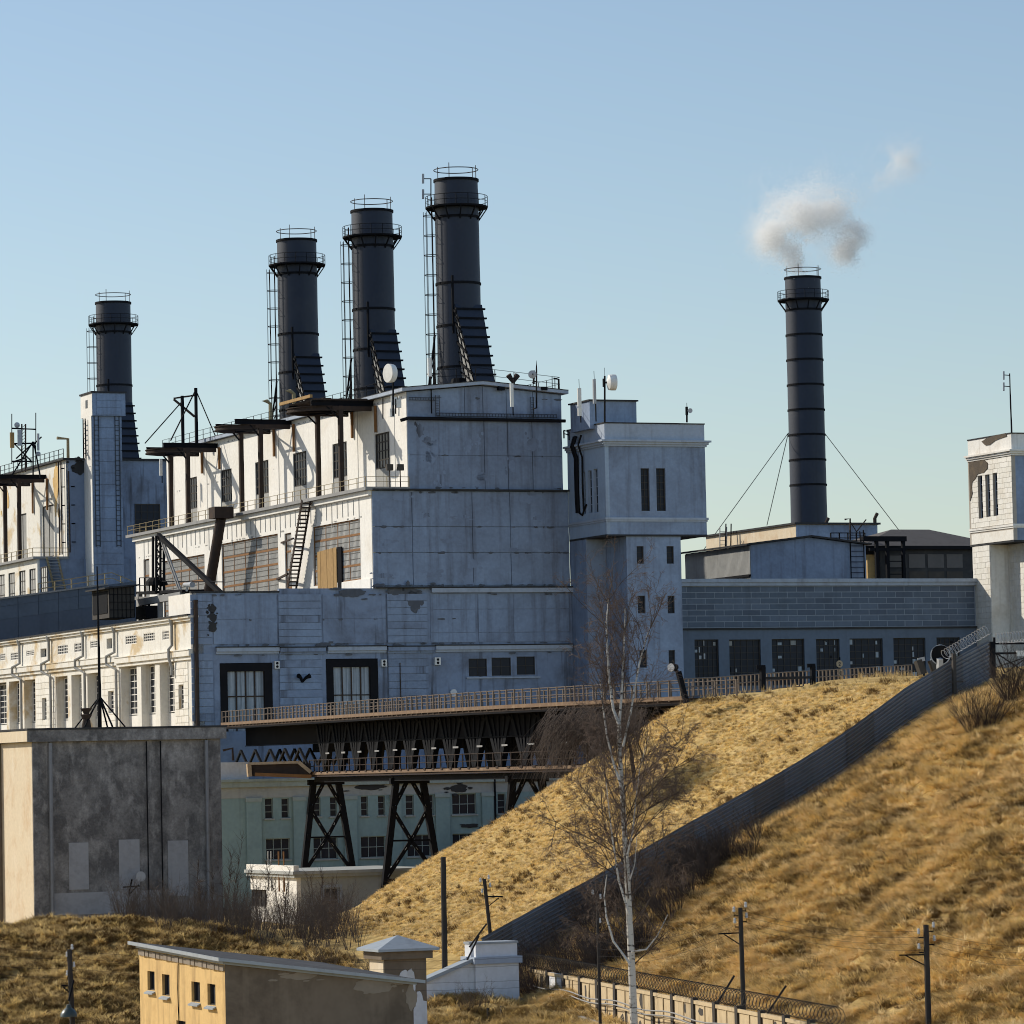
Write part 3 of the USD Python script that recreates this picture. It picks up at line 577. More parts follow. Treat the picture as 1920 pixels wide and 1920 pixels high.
# ================================================================== LOW ANNEX ALONG THE SUNLIT SIDE
X = Thing('annex_wing', 'low cream-white annex with zigzag downpipes and deep window bays', 'annex', W(125, 410, -12))
VE1 = 485.0
bays = [(227, 257), (265, 291), (300, 327), (105, 127), (134, 153), (164, 187), (-16, 12), (17, 36), (46, 66)]
def b_r(x0, x1, y0, y1=None): a, b, _, _ = rS(UC, x0, 1290, x1, 1300); return a, b
holes = []
for i, (x0, x1) in enumerate(bays): a, b = b_r(x0, x1, 0); holes.append((a, b, 3.5, (11.55, 11.2, 11.2)[i // 3] if i < 3 else 11.25))
sml = [rS(UC, *q) for q in ((336, 1284, 345, 1329), (204, 1296, 214, 1337), (80, 1309, 88, 1350))]
grl = [rS(UC, *q) for q in ((235, 1191, 256, 1208), (269, 1186, 290, 1203), (304, 1182, 317, 1200), (169, 1201, 184, 1215), (139, 1205, 154, 1223), (108, 1209, 127, 1227), (0, 1225, 10, 1239), (20, 1223, 34, 1238), (49, 1219, 64, 1230))]
drk = [rS(UC, *q) for q in ((200, 1197, 210, 1216), (76, 1216, 87, 1232))]
wall(X, 'annex_wall', SC, (VF - .18, VE1, -12, 15.55), holes + sml + grl + drk, 1.1, 'white_wall_peeling')
SC2 = PL('S', UC + 1.0)
X.part('inner_wall', G().ub(UC + 1.12, UC + 9, VF + .4, VE1, -12, 15.5), 'white_wall')
for a, b, z0, z1 in holes:
    w = window(X, SC, (a + .35, b - .25, 6.7, z1 - .15), 3, 7, depth=.92, pane='dark_glass', frame='white_wall', fw=.1, bw=.08)
    X.part('apron', G().pb(SC, a, b, 3.5, 6.6, -1.05, -.8), 'white_wall')
for r in sml: window(X, SC, r, 2, 5, depth=.3, pane='dark_glass', frame='white_wall', fw=.06, bw=.05)
for r in grl: window(X, SC, r, 6, 3, depth=.12, pane='dark_glass', frame='white_wall', fw=.08, bw=.07, name='grille')
for r in drk: window(X, SC, r, 1, 1, depth=.5, pane='dark_glass', frame='white_wall', fw=.05)
X.part('top_cornice', G().pb(SC, VF - .3, VE1, 15.55, 15.75, -.6, .45).pb(SC, VF - .25, VE1, 15.3, 15.55, 0, .25), 'white_wall_peeling')
X.part('roof_edge', G().pb(SC, VF - .2, VE1, 15.75, 15.9, -8, .55), 'soot_line')
for a, b, m in ((VF - .2, 397, 'white_wall_peeling'), (397, VE1, 'white_wall_peeling')):
    z = 12.1 if a > 380 else 11.9
    X.part('mid_cornice', G().pb(SC, a, b, z, z + .55, 0, .42).pb(SC, a, b, z - .35, z, 0, .22).pb(SC, a, b, z + .55, z + .64, 0, .5), m)
for x0, x1 in ((328, 354), (191, 226), (67, 104)):
    a, b, _, _ = rS(UC, x0, 1290, x1, 1300)
    blocks(X, SC, (a + .05, b - .05, 3.6, 11.4), 3, 12, .05, .06, ('block_white_a', 'block_white_b'), sml, 'stone_block', seed=x0)
for x in (322, 214, 155, 91, 36):
    v_ = sd(x, 1250, UC - .3)[1]; z = [15.4, 14.6, 13.1, 12.7, 11.9, 11.3, 4] if x != 322 else [15.4, 14.6, 13.1, 12.7, 11.9, 10.9, 10.2]
    dv = [0, 0, 0, 1.2, 1.2, -.6, -.6] if x != 322 else [0] * 7; du = [.25] * 3 + [.75, .75, .3, .3] if x != 322 else [.25] * 3 + [.6, .6, .3, .3]
    X.part('downpipe', G().tube([W(UC - d, v_ + e, zz) for zz, e, d in zip(z, dv, du)], .15, 7), 'duct_pale')
    X.part('rainwater_hopper', G().lathe(W(UC - .28, v_, 15.0), [(.12, 0), (.3, .5), (.3, .62), (0, .62)], 8), 'duct_pale')
# ================================================================== CORNER TOWERS
def rect_tower(name, label, uL, wF, zt, slits, front, shaftw, dark, left_slits=None, mB='shade_painted_wall'):
    vF, vB = 364.53, 373.62
    T = Thing(name, label, 'tower', W(uL, vF, -6))
    S, Fp = PL('S', uL), PL('F', vF)
    uR = uL + wF; zc = zt - 1.75; zb = zt - 10.95; zs = zb + 1.55
    wall(T, 'side_wall', S, (vF, vB, zb, zc), left_slits, .4, dark[0])
    wall(T, 'front_wall', Fp, (uL + .4, uR, zb, zc), front, .4, dark[1])
    T.part('core', G().ub(uL + .42, uR - .02, vF + .42, vB, zb + .02, zc), dark[1])
    for z0, z1, e in ((zc - .55, zc - .35, .15), (zc - .35, zc - .12, .3), (zc - .12, zc + .06, .5)):
        T.part('cornice', G().ub(uL - e, uR + e, vF - e, vB - .05, z0, z1), dark[2])
    T.part('parapet', G().ub(uL + .02, uR - .02, vF + .02, vB - .06, zc + .06, zt - .08), dark[2])
    T.part('parapet_cap', G().ub(uL - .05, uR + .05, vF - .05, vB - .04, zt - .08, zt + .04), 'soot_line')
    T.part('string_course', G().ub(uL - .16, uR + .16, vF - .16, vB - .08, zs - .12, zs + .1).ub(uL - .08, uR + .08, vF - .08, vB - .08, zs - .3, zs - .12), dark[2])
    T.part('soffit', G().ub(uL - .03, uR + .03, vF - .03, vB - .07, zb - .18, zb), 'soot_line')
    for r in left_slits: window(T, S, r, 1, 5, depth=.3, pane='dark_glass', frame='shade_painted_trim', fw=.05, bw=.05)
    for r in front: window(T, Fp, r, 2, 6, depth=.3, pane='dark_glass', frame='post_dark', fw=.07, bw=.05)
    a, b = shaftw; Fs = PL('F', vF + .15)
    return T, S, Fp, Fs, (a, b, zb)
UT = 164.71; S_T = PL('S', UT)
ls = [rS(UT, *q) for q in ((1092, 884, 1098, 964), (1102.5, 882, 1110, 962), (1113.5, 879, 1121, 961))]
fs = [rF(364.53, *q) for q in ((1202, 878, 1218, 958), (1231, 878, 1248, 958))]
T1, S1, F1, Fs1, (sa, sb, zb1) = rect_tower('corner_tower', 'white tower with overhanging box top beside the boiler house, dishes on its roof', UT, 10.85, 34.02, 3, fs, (166.87, 172.74), ('shade_painted_side', 'shade_painted_wall', 'shade_painted_trim'), ls)
shw = [rF(364.68, *q) for q in ((1194, 1024, 1207, 1057), (1250, 1024, 1263.5, 1057), (1196, 1117, 1210, 1150), (1252, 1117, 1265, 1150), (1199, 1219, 1213, 1252), (1254, 1219, 1266, 1252))]
wall(T1, 'shaft_front', Fs1, (166.87, 172.74, -4, zb1 - .18), shw, .4, 'shade_painted_wall')
T1.part('shaft', G().ub(166.87, 172.72, 365.1, 369.6, -4, zb1 - .19), 'shade_painted_wall')
T1.part('rear_shaft', G().ub(UT + .02, 174.9, 369.6, 373.6, -4, zb1 - .19), 'shade_painted_wall')
for r in shw: window(T1, Fs1, r, 1, 3, depth=.28, pane='dark_glass', frame='post_dark', fw=.06)
pz = rF(369.5, 1090, 757, 1172, 790)
T1.part('penthouse', G().ub(pz[0] - .3, pz[1], 366.8, 371.5, 33.6, pz[3]), 'shade_painted_wall')
T1.part('penthouse_roof', G().ub(pz[0] - .45, pz[1] + .15, 366.6, 371.7, pz[3], pz[3] + .14), 'soot_line')
g = G()
for x, w in ((1082, .1), (1086, .16), (1096, .1)):
    v_ = sd(x, 900, UT)[1]; g.tube([W(UT - .25, v_, 33.2), W(UT - .55, v_ + .1, 32.2), W(UT - .2, v_, 31), W(UT - .15, v_ + .15, 28), W(UT - .15, v_, 25.6)], w, 6)
g.tube([W(UT - .1, sd(1086, 900, UT)[1], 25.6), W(UT - .1, sd(1092, 900, UT)[1], 25.3), W(UT - .1, sd(1100, 900, UT)[1], 26.3)], .1, 6)
T1.part('cable_bundle', g, 'soot')
railing(T1, [W(164.7, 373.0, 33), W(164.3, 373.4, 33.2)], .8, .5, .05, (1, .6), 'soot')
UT2 = 210.21
ls2 = [rS(UT2, *q) for q in ((1835, 892, 1843, 972), (1849, 890, 1857, 969), (1863, 887, 1871, 967))]
T2, S2, F2, Fs2, (sa, sb, zb2) = rect_tower('corner_tower', 'sunlit tower at the far right with brick showing through fallen plaster', UT2, 10.85, 33.55, 3, [], (212.4, 218.2), ('mortar_dark', 'shade_painted_wall', 'white_wall_cracked'), ls2)
T2.part('shaft', G().ub(212.4, 218.2, 364.7, 369.6, -4, zb2 - .19), 'white_wall_cracked')
T2.part('rear_shaft', G().ub(UT2 + .06, 220, 369.6, 373.3, -4, zb2 - .19), 'white_wall_cracked')
blocks(T2, S2, (364.56, 373.2, zb2 + .02, zb2 + 1.1), 1, 1, .02, .05, ('block_white_a',), (), 'plaster_band', 3)
blocks(T2, S2, (364.56, 373.2, zb2 + 1.7, 31.2), 9, 13, .03, .05, ('block_white_a', 'block_white_b', 'block_white_a'), ls2, 'stone_block', 5)
blocks(T2, PL('S', UT2 + .06), (369.65, 373.2, 12, zb2 - .2), 4, 18, .03, .05, ('block_white_a', 'block_white_b'), (), 'stone_block', 6)
blocks(T2, PL('S', 212.4), (364.72, 369.5, 8, zb2 - .3), 5, 24, .03, .03, ('block_white_a', 'block_white_b'), (), 'stone_block', 8)
pts = [sd(x, y, UT2) for x, y in ((1808, 858), (1852, 852), (1852, 858), (1846, 862), (1853, 868), (1853, 878), (1846, 886), (1834, 889), (1830, 898), (1824, 904), (1823, 914), (1825, 924), (1821, 938), (1816, 948), (1812, 930), (1809, 905), (1808, 880))]
T2.part('bare_patch', G().extr(S2, Polygon([(p[1], p[2]) for p in pts]).buffer(.001).intersection(sbox(364.6, 20, 373.25, 40)), .03, .10), 'bare_brick', label='ragged patch of dark bare brick high on the sunlit face')
pts = [sd(x, y, UT2) for x, y in ((1841, 828), (1850, 822), (1868, 816), (1886, 812), (1888, 818), (1876, 822), (1866, 826), (1856, 834), (1848, 835))]
T2.part('bare_patch', G().extr(S2, Polygon([(p[1], p[2]) for p in pts]).buffer(.001).intersection(sbox(364.6, 20, 373.25, 40)), -.02, .06), 'bare_brick')
# ================================================================== LOW BLOCK BETWEEN THE TOWERS
VEP = 372.82; FE = PL('F', VEP)
E_ = Thing('block_hall', 'long low hall of grey concrete blocks with big dark windows between the two towers', 'factory hall', W(175, VEP, 0))
eu0, eu1 = 172.9, 210.2
ew = [rF(VEP, *q) for q in ((1303, 1199, 1348, 1282), (1368, 1199, 1427, 1282), (1448, 1198, 1509, 1281), (1531, 1198, 1575, 1280), (1594, 1197, 1656, 1279), (1676, 1196, 1736, 1279), (1757, 1195, 1801, 1278))]
ew = [(a, b, 8.3, z1) for a, b, z0, z1 in ew]
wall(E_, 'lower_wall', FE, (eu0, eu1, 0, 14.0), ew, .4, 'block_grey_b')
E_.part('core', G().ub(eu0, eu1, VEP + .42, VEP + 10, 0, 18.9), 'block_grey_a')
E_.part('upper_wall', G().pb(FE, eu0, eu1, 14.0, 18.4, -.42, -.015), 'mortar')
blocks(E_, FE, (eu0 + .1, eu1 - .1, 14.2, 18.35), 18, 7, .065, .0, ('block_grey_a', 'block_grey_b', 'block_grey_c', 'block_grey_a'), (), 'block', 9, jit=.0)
E_.part('cornice', G().pb(FE, eu0, eu1, 18.4, 18.75, -.42, .25).pb(FE, eu0, eu1, 18.75, 19.1, -.42, .42), 'shade_painted_trim')
E_.part('ledge', G().pb(FE, eu0, eu1, 13.98, 14.16, -.02, .22), 'soot_line')
for i, r in enumerate(ew):
    odd_panes(E_, FE, r, 5, 7, .3, 7, i + 3, window(E_, FE, r, 5, 7, depth=.3, pane='dark_glass', frame='post_dark', fw=.1, bw=.06))
for x, y, t in ((1574, 1245, '2'), (1576, 1262, '8')):
    c = fr(x, y, 366.0); R = 7.3 * 388 / FL
    sg = Thing('round_sign', f'round tan railway sign reading {t}, ' + ('upper of the pair on the post' if t == '2' else 'lower of the pair on the post'), 'sign', W(c[0], 366.0, c[2]))
    P = PL('F', 366.0)
    sg.part('disc', G().tube([P.w(c[0], c[2], 0), P.w(c[0], c[2], .04)], R, 20), 'sign_tan')
    tm = meshkit.text_mesh(t, R * .95, .01, True); v = np.array(tm.vertices); v[:, :2] -= (v[:, :2].min(0) + v[:, :2].max(0)) / 2
    sg.part('numeral', (P.arr(v[:, :2] + [c[0], c[2]], .045 + v[:, 2]), np.array(tm.faces)), 'sign_ink')
    if t == '8': sp = c
pst = Thing('sign_post', 'thin dark post holding the two round railway signs', 'post', W(sp[0], 366.2, 7.4))
pst.part('post', G().tube([W(sp[0], 366.08, 7.4), W(sp[0], 366.08, sp[2] + 1.6)], .06, 6), 'black_steel')
# sheds behind the block hall
H = Thing('roof_shed', 'low gabled shed with white front and ribbed grey side behind the block hall', 'shed', W(192, 390, 10))
vH = 388.0; a, b, z0, z1 = rF(vH, 1408, 1022, 1624, 1085)
zr = fr(1518, 1008, vH)[2]; zl = fr(1408, 1022, vH)[2]; zrr = fr(1622, 1022, vH)[2]; um = fr(1518, 1010, vH)[0]
H.part('front_wall', G().extr(PL('F', vH), Polygon([(a, 12), (b, 12), (b, zrr), (um, zr), (a, zl)]), 0, -16), 'shade_painted_wall')
g = G(); n = 60
for k in range(n): vv = vH + 16 * (k + .5) / n; g.pb(PL('S', a), vv - .09, vv + .09, 12, zl - .1, 0, .10)
H.part('ribbed_side', g, 'corrugated_pale')
H.part('side_rail', G().bar(W(a - .16, vH, zl - 3.2), W(a - .16, vH + 16, zl - 3.2), .25), 'black_steel')
H.part('roof', G().extr(PL('F', vH), Polygon([(a - .7, zl - .05), (um, zr + .05), (b + .5, zrr), (b + .5, zrr + .18), (um, zr + .25), (a - .7, zl + .15)]), .5, -16.5), 'soot_line')
ladder(H, W(b - 1.2, vH - .3, 12), W(b - 1.2, vH - .3, zrr + 1.6), U, 1.6, .05, .55, 'black_steel', 'ladder')
H2 = Thing('roof_shed', 'taller cream-sided flat shed at the foot of the single rear chimney', 'shed', W(215, 425, 10))
v2 = 424.0; a2 = fr(1492, 985, v2)[0]; b2 = fr(1645, 1000, v2)[0]; zt2 = fr(1492, 980, v2)[2]
H2.part('wall', G().ub(a2, b2, v2, 448, 8, zt2 - .2), 'cream_plaster')
H2.part('front_skin', G().ub(a2 + .02, b2, v2 - .06, v2 - .002, 8, zt2 - .25), 'shade_painted_wall')
H2.part('roof_edge', G().ub(a2 - .3, b2 + .3, v2 - .35, 448.3, zt2 - .2, zt2 + .02), 'soot_line')
for x0, h, k in ((1549, 19, 1), (1567, 14, 0), (1641, 28, 1)):
    p = fr(x0, 1000, 430); q = fr(x0 + 2, 1000 - h, 430)
    H2.part('vent_pipe', G().tube([W(p[0], 430, p[2] - 2), W(p[0], 430, q[2]), W(p[0] + .35 * k, 430, q[2] + .6 * k)], .22 if k else .12, 8), 'dark_rust')
railing(H2, [W(fr(x, 1018, 400)[0], 400, fr(x, 1018, 400)[2]) for x in (1558, 1580, 1584, 1622)], 1.1, 1.2, .05, (1, .5), 'black_steel')
g = G(); p = lambda x, y: W(*fr(x, y, 398))
g.tube([p(1594, 1012), p(1594, 972), p(1584, 974)], .1, 5).tube([p(1594, 978), p(1608, 1000)], .06, 4).tube([p(1607, 996), p(1624, 974)], .07, 4).tube([p(1612, 996), p(1614, 1020)], .09, 4)
H2.part('vent_bracket', g, 'dark_rust')
ladder(H2, W(*fr(1356, 1030, 440)), W(*fr(1356, 988, 440)), U, .9, .05, .5, 'duct_pale', 'ladder')
ladder(H2, W(*fr(1365, 1030, 440)), W(*fr(1366, 982, 440)), U, .7, .06, 5, 'black_steel', 'ladder')
J = Thing('hip_roof_shed', 'dark sooty shed with a hipped brown roof left of the sunlit right tower', 'shed', W(212, 398, 10))
vJ = 396.0; a, b, z0, z1 = rF(vJ, 1650, 1022, 1815, 1085); ze = fr(1740, 1022, vJ)[2]; zp = fr(1740, 993, vJ + 5)[2]
J.part('wall', G().ub(a, b + 4, vJ, vJ + 12, 9, ze - .3), 'soot_line')
for i in range(4):
    x0, x1 = a + 1.2 + i * 2.35, a + 1.2 + (i + 1) * 2.35 - .35
    J.part('window', G().pb(PL('F', vJ), x0, x1, ze - 2.5, ze - 1.0, 0, .04), 'roof_brown')
    J.part('window', G().pb(PL('F', vJ), x0, x1, ze - 4.3, ze - 2.9, 0, .04), 'post_dark')
e = .6; rid = [(a + 4.2, vJ + 5), (b - 2.0, vJ + 5)]
g = G(); c = [W(a - 2.6, vJ - e, ze - .15), W(b + 5, vJ - e, ze - .15), W(b + 5, vJ + 12 + e, ze - .15), W(a - 2.6, vJ + 12 + e, ze - .15), W(*rid[0], zp), W(*rid[1], zp)]
g.add(c, [(0, 1, 5), (0, 5, 4), (1, 2, 5), (2, 3, 4), (2, 4, 5), (3, 0, 4), (0, 2, 1), (0, 3, 2)])
J.part('roof', g, 'roof_brown')
J.part('roof_edge', G().ub(a - 2.6, b + 5, vJ - e - .05, vJ - e + .05, ze - .5, ze - .12), 'soot')
x0 = fr(1626, 1050, vJ + 1)[0]
J.part('side_block', G().ub(x0, a, vJ + 1, vJ + 8, 9, fr(1635, 1040, vJ + 1)[2]), 'yellow_plaster')
g = G()
for x in (1645, 1665, 1695): q = fr(x, 1085, vJ - 2); g.bar(W(*q), W(q[0], q[1], ze + .3), .35)
g.bar(W(fr(1616, 1012, vJ - 2)[0], vJ - 2, ze + .55), W(fr(1698, 1012, vJ - 2)[0], vJ - 2, ze + .55), .55).bar(W(fr(1630, 1025, vJ - 2)[0], vJ - 2, ze - .6), W(fr(1698, 1025, vJ - 2)[0], vJ - 2, ze - .6), .3)
for k in range(5): z = ze - 1.2 - k * .7; g.bar(W(fr(1665, 1050, vJ - 2)[0], vJ - 2, z), W(fr(1695, 1050, vJ - 2)[0], vJ - 2, z), .1)
J.part('scaffold_frame', g, 'black_steel')
# ================================================================== SECOND BOILER HOUSE FAR LEFT
G2 = Thing('boiler_house', 'weathered boiler house farther back at the far left with peeling ochre plaster', 'factory', W(148, 489, -12))
vg = 489.0; SG, FG = PL('S', UAA), PL('F', vg); zg = 40.1
G2.part('upper_tier', G().ub(UAA + .3, 170, vg + .02, 600, 26, zg - .1), 'shade_painted_wall')
w1, w2 = rS(UAA, 32, 965, 50, 1048), rS(UAA, 80, 952, 101, 1040)
wins = [(w1[0], w1[1], 28.4, 34.6), (w2[0], w2[1], 28.4, 34.9), (w1[0] + 12.3, w1[1] + 12.3, 28.4, 34.6)]
wall(G2, 'upper_side_wall', SG, (vg, 600, 26, zg - .1), wins, .3, 'white_wall_peeling')
G2.part('upper_front_wall', G().pb(FG, UAA, 170, 26, zg - .1, -.02, .0), 'shade_painted_wall_sooty')
for r in wins: window(G2, SG, r, 2, 1, depth=.2, pane='grey_door', frame='post_dark', fw=.1, bw=.12)
G2.part('roof_edge', G().ub(UAA - .5, 170, vg - .4, 600, zg - .1, zg + .12), 'soot_line')
r = rF(vg, 253, 945, 300, 1020); window(G2, PL('F', vg - .02), (r[0], r[1], r[2], r[3]), 4, 5, depth=-.02, pane='dark_glass', frame='post_dark', fw=.1)
G2.part('middle_tier', G().ub(UB + .3, 170, vg - .2, 600, -10, 27.7), 'shade_painted_wall')
x_, y_ = 91, 1060; vgc = sd(93, 1060, UB)[1]
wl = [rS(UB, *q) for q in ((75, 1058, 87, 1104), (55, 1062, 67, 1108), (36, 1066, 48, 1112), (16, 1070, 28, 1116), (-3, 1074, 9, 1120))]
wl = [(a, b, 21.4, 26.6) for a, b, _, _ in wl]
wall(G2, 'middle_side_wall', SB, (vg - .2, 600, -10, 27.7), wl, .3, 'white_wall_peeling')
for r in wl: window(G2, SB, r, 3, 4, depth=.2, pane='dusty_glass', frame='post_dark', fw=.1, bw=.08)
G2.part('gallery_slab', G().ub(UB - .6, UAA, vg - .5, 600, 27.7, 28.0), 'grey_slab')
railing(G2, [W(UAA, vg - .3, 28), W(UB - .5, vg - .3, 28), W(UB - .5, 560, 28)], 1.05, 2.4, .035, (1.0, .5), 'yellow_rail')
railing(G2, [W(UAA - .3, vg, zg + .1), W(UAA - .3, 560, zg + .1)], 1.2, 2.0, .035, (1.0, .5, .1), 'black_steel')
G2.part('ladder_pipe', G().tube([W(UAA - .35, vg + 1.0, zg - .2), W(UAA - .35, vg + 1, 28.3)], .09, 6).tube([W(UAA - .35, vg + 2.0, zg - .2), W(UAA - .35, vg + 2, 28.3)], .09, 6).tube([W(UAA + .25, vg - .25, zg - 1.5), W(UAA + .3, vg - .25, 28.5)], .09, 6), 'dark_rust')
g = G()
for k in range(5): g.bar(W(UAA - .35, vg + 1.0, 29.8 + k * 2.3), W(UAA + 1.0, vg - .3, 29.8 + k * 2.3), .12)
G2.part('pipe_clamp', g, 'black_steel')
G2.part('vent_pipe', G().tube([W(UAA + .6, vg + 1, zg), W(UAA + .6, vg + 1, zg + 2.6), W(UAA - .8, vg + 1, zg + 2.7)], .2, 7), 'yellow_rail')
for x, y, w, h, s in ((105, 905, 1.1, 2.6, 21), (12, 935, 1.6, 1.8, 22)):
    c = sd(x, y, UAA); G2.part('bare_patch', G().extr(SG, blob(c[1], c[2], w, h, seed=s), .0, .05), 'yellow_plaster', label='ochre patch of bare plaster')
c = fr(150, 877, vg); G2.part('bare_patch', G().extr(FG, blob(c[0], c[2], 1.3, .9, seed=24), .002, .03), 'soot_line')
platform(vg + 12.0, 3.2, 143.6, 38.3, 'hoist_platform', 'black hoist platform on the weathered boiler house at the far left', False)
st = Thing('outside_stair', 'small yellow-railed stair at the front of the weathered far left boiler house', 'stair', W(147, vg - 2, 20))
s0, s1 = W(147.2, vg - .9, 20.2), W(145.4, vg - .9, 27.9)
for k in (-.7, .7): st.part('stringer', G().bar(s0 + U * k, s1 + U * k, .1, .25), 'yellow_rail')
for i in range(1, 20): c = s0 + (s1 - s0) * i / 20; st.part('tread', G().hexa([c + U * a * .66 + V * b * .3 + Z * e for a in (-1, 1) for b in (-1, 1) for e in (0, .08)]), 'grey_slab')
# stair tower in front of it
Q = Thing('stair_tower', 'slim white panelled stair tower with a wider head in front of the far left chimney', 'tower', W(149, 478, 0))
vq = 485.6; a, b = fr(173, 900, vq)[0], fr(230, 900, vq)[0]; ah, bh = fr(172.5, 757, vq - .4)[0], fr(235, 757, vq - .4)[0]
zh0, zh1 = fr(204, 780, vq)[2], fr(204, 736, vq)[2]
Q.part('shaft', G().ub(a + .1, b - .1, vq + .1, vg - .01, -10, zh0), 'shade_painted_wall')
Q.part('shaft_side', G().ub(a, a + .09, vq + .1, vg - .02, -10, zh0), 'white_wall')
n = 15; zs = np.linspace(24, zh0, n + 1)
for z0, z1 in zip(zs[:-1], zs[1:]):
    Q.part('wall_panel', G().ub(a + .12, b - .02, vq, vq + .09, z0 + .02, z1 - .05), 'shade_painted_wall')
Q.part('wall_panel', G().ub(a + .12, b - .02, vq, vq + .09, -10, 24), 'shade_painted_wall')
Q.part('head', G().ub(ah + .05, bh, vq - .4, vq + 4.4, zh0, zh1 - .1), 'shade_painted_wall')
Q.part('head_side', G().ub(ah, ah + .049, vq - .38, vq + 4.4, zh0, zh1 - .1), 'white_wall')
for z0, z1 in zip(np.linspace(zh0 + .1, zh1 - .15, 4)[:-1], np.linspace(zh0 + .1, zh1 - .15, 4)[1:]): Q.part('wall_panel', G().ub(ah + .6, bh - .6, vq - .47, vq - .402, z0 + .02, z1 - .03), 'shade_painted_wall')
Q.part('head_roof', G().hexa([W(u, v, zh1 + e + (.35 if u > ah + 1 and u < bh - 1 else 0)) for u in (ah - .15, bh + .15) for v in (vq - .6, vq + 4.5) for e in (-.1, .1)]), 'soot_line')
Q.part('head_window', G().pb(PL('S', ah - .01), vq + 1.4, vq + 2.3, zh0 + 1.1, zh0 + 2.1, -.1, .02), 'dark_glass')
g = G()
for u in (a + .35, b - .9): 
    for e in (0, .55): g.bar(W(u + e, vq - .08, 29), W(u + e, vq - .08, zh1 - .4), .07)
    for k in range(30): z = 29.2 + k * .62; g.bar(W(u, vq - .08, z), W(u + .55, vq - .08, z), .05)
Q.part('cable_ladder', g, 'soot_line')
ladder(Q, W(a - .25, vg - 1.2, zg), W(a - .25, vg - 1.2, zh0 - .2), V, .9, .06, .6, 'black_steel', 'ladder')
# inclined conveyor gallery
Y = Thing('conveyor_gallery', 'long dark inclined conveyor gallery of grey panels behind the annex roof', 'conveyor', W(110, 462, 10))
vy = 462.0; p0, p1 = fr(-120, 1140, vy), fr(197, 1097, vy); FY = PL('F', vy)
Y.part('gallery_body', G().extr(FY, Polygon([(p0[0], p0[2] - 8), (p1[0] + 4, p1[2] - 8), (p1[0] + 4, p1[2] + .5), (p1[0], p1[2]), (p0[0], p0[2])]), -.05, -4), 'block_grey_a')
sl = (p1[2] - p0[2]) / (p1[0] - p0[0])
for i in range(9):
    for z0, z1, k in ((0, .9, 2), (.9, 2.4, 1), (2.4, 7.9, 3)):
        x0, x1 = p0[0] + i * 2.45, p0[0] + (i + 1) * 2.45 - .06
        if z1 > 3 and i % 2: continue
        if z1 > 3: x1 += 2.45
        f = lambda x: p0[2] + sl * (x - p0[0])
        Y.part('cladding_panel', G().extr(FY, Polygon([(x0, f(x0) - z1 + .04), (x1, f(x1) - z1 + .04), (x1, f(x1) - z0), (x0, f(x0) - z0)]), -.05, .03), 'block_grey_c' if k == 3 else 'block_grey_a')
Y.part('roof_edge', G().extr(FY, Polygon([(p0[0], p0[2]), (p1[0] + .3, p1[2]), (p1[0] + .3, p1[2] + .2), (p0[0], p0[2] + .2)]), .2, -4.2), 'grey_slab')
railing(Y, [W(p1[0] - 8, vy + .5, p1[2] - 1.1), W(p1[0] + 1, vy + .5, p1[2] + .2), W(p1[0] + 4, vy + .5, p1[2] - 1)], 1.3, 2.2, .05, (1, .5), 'yellow_rail')
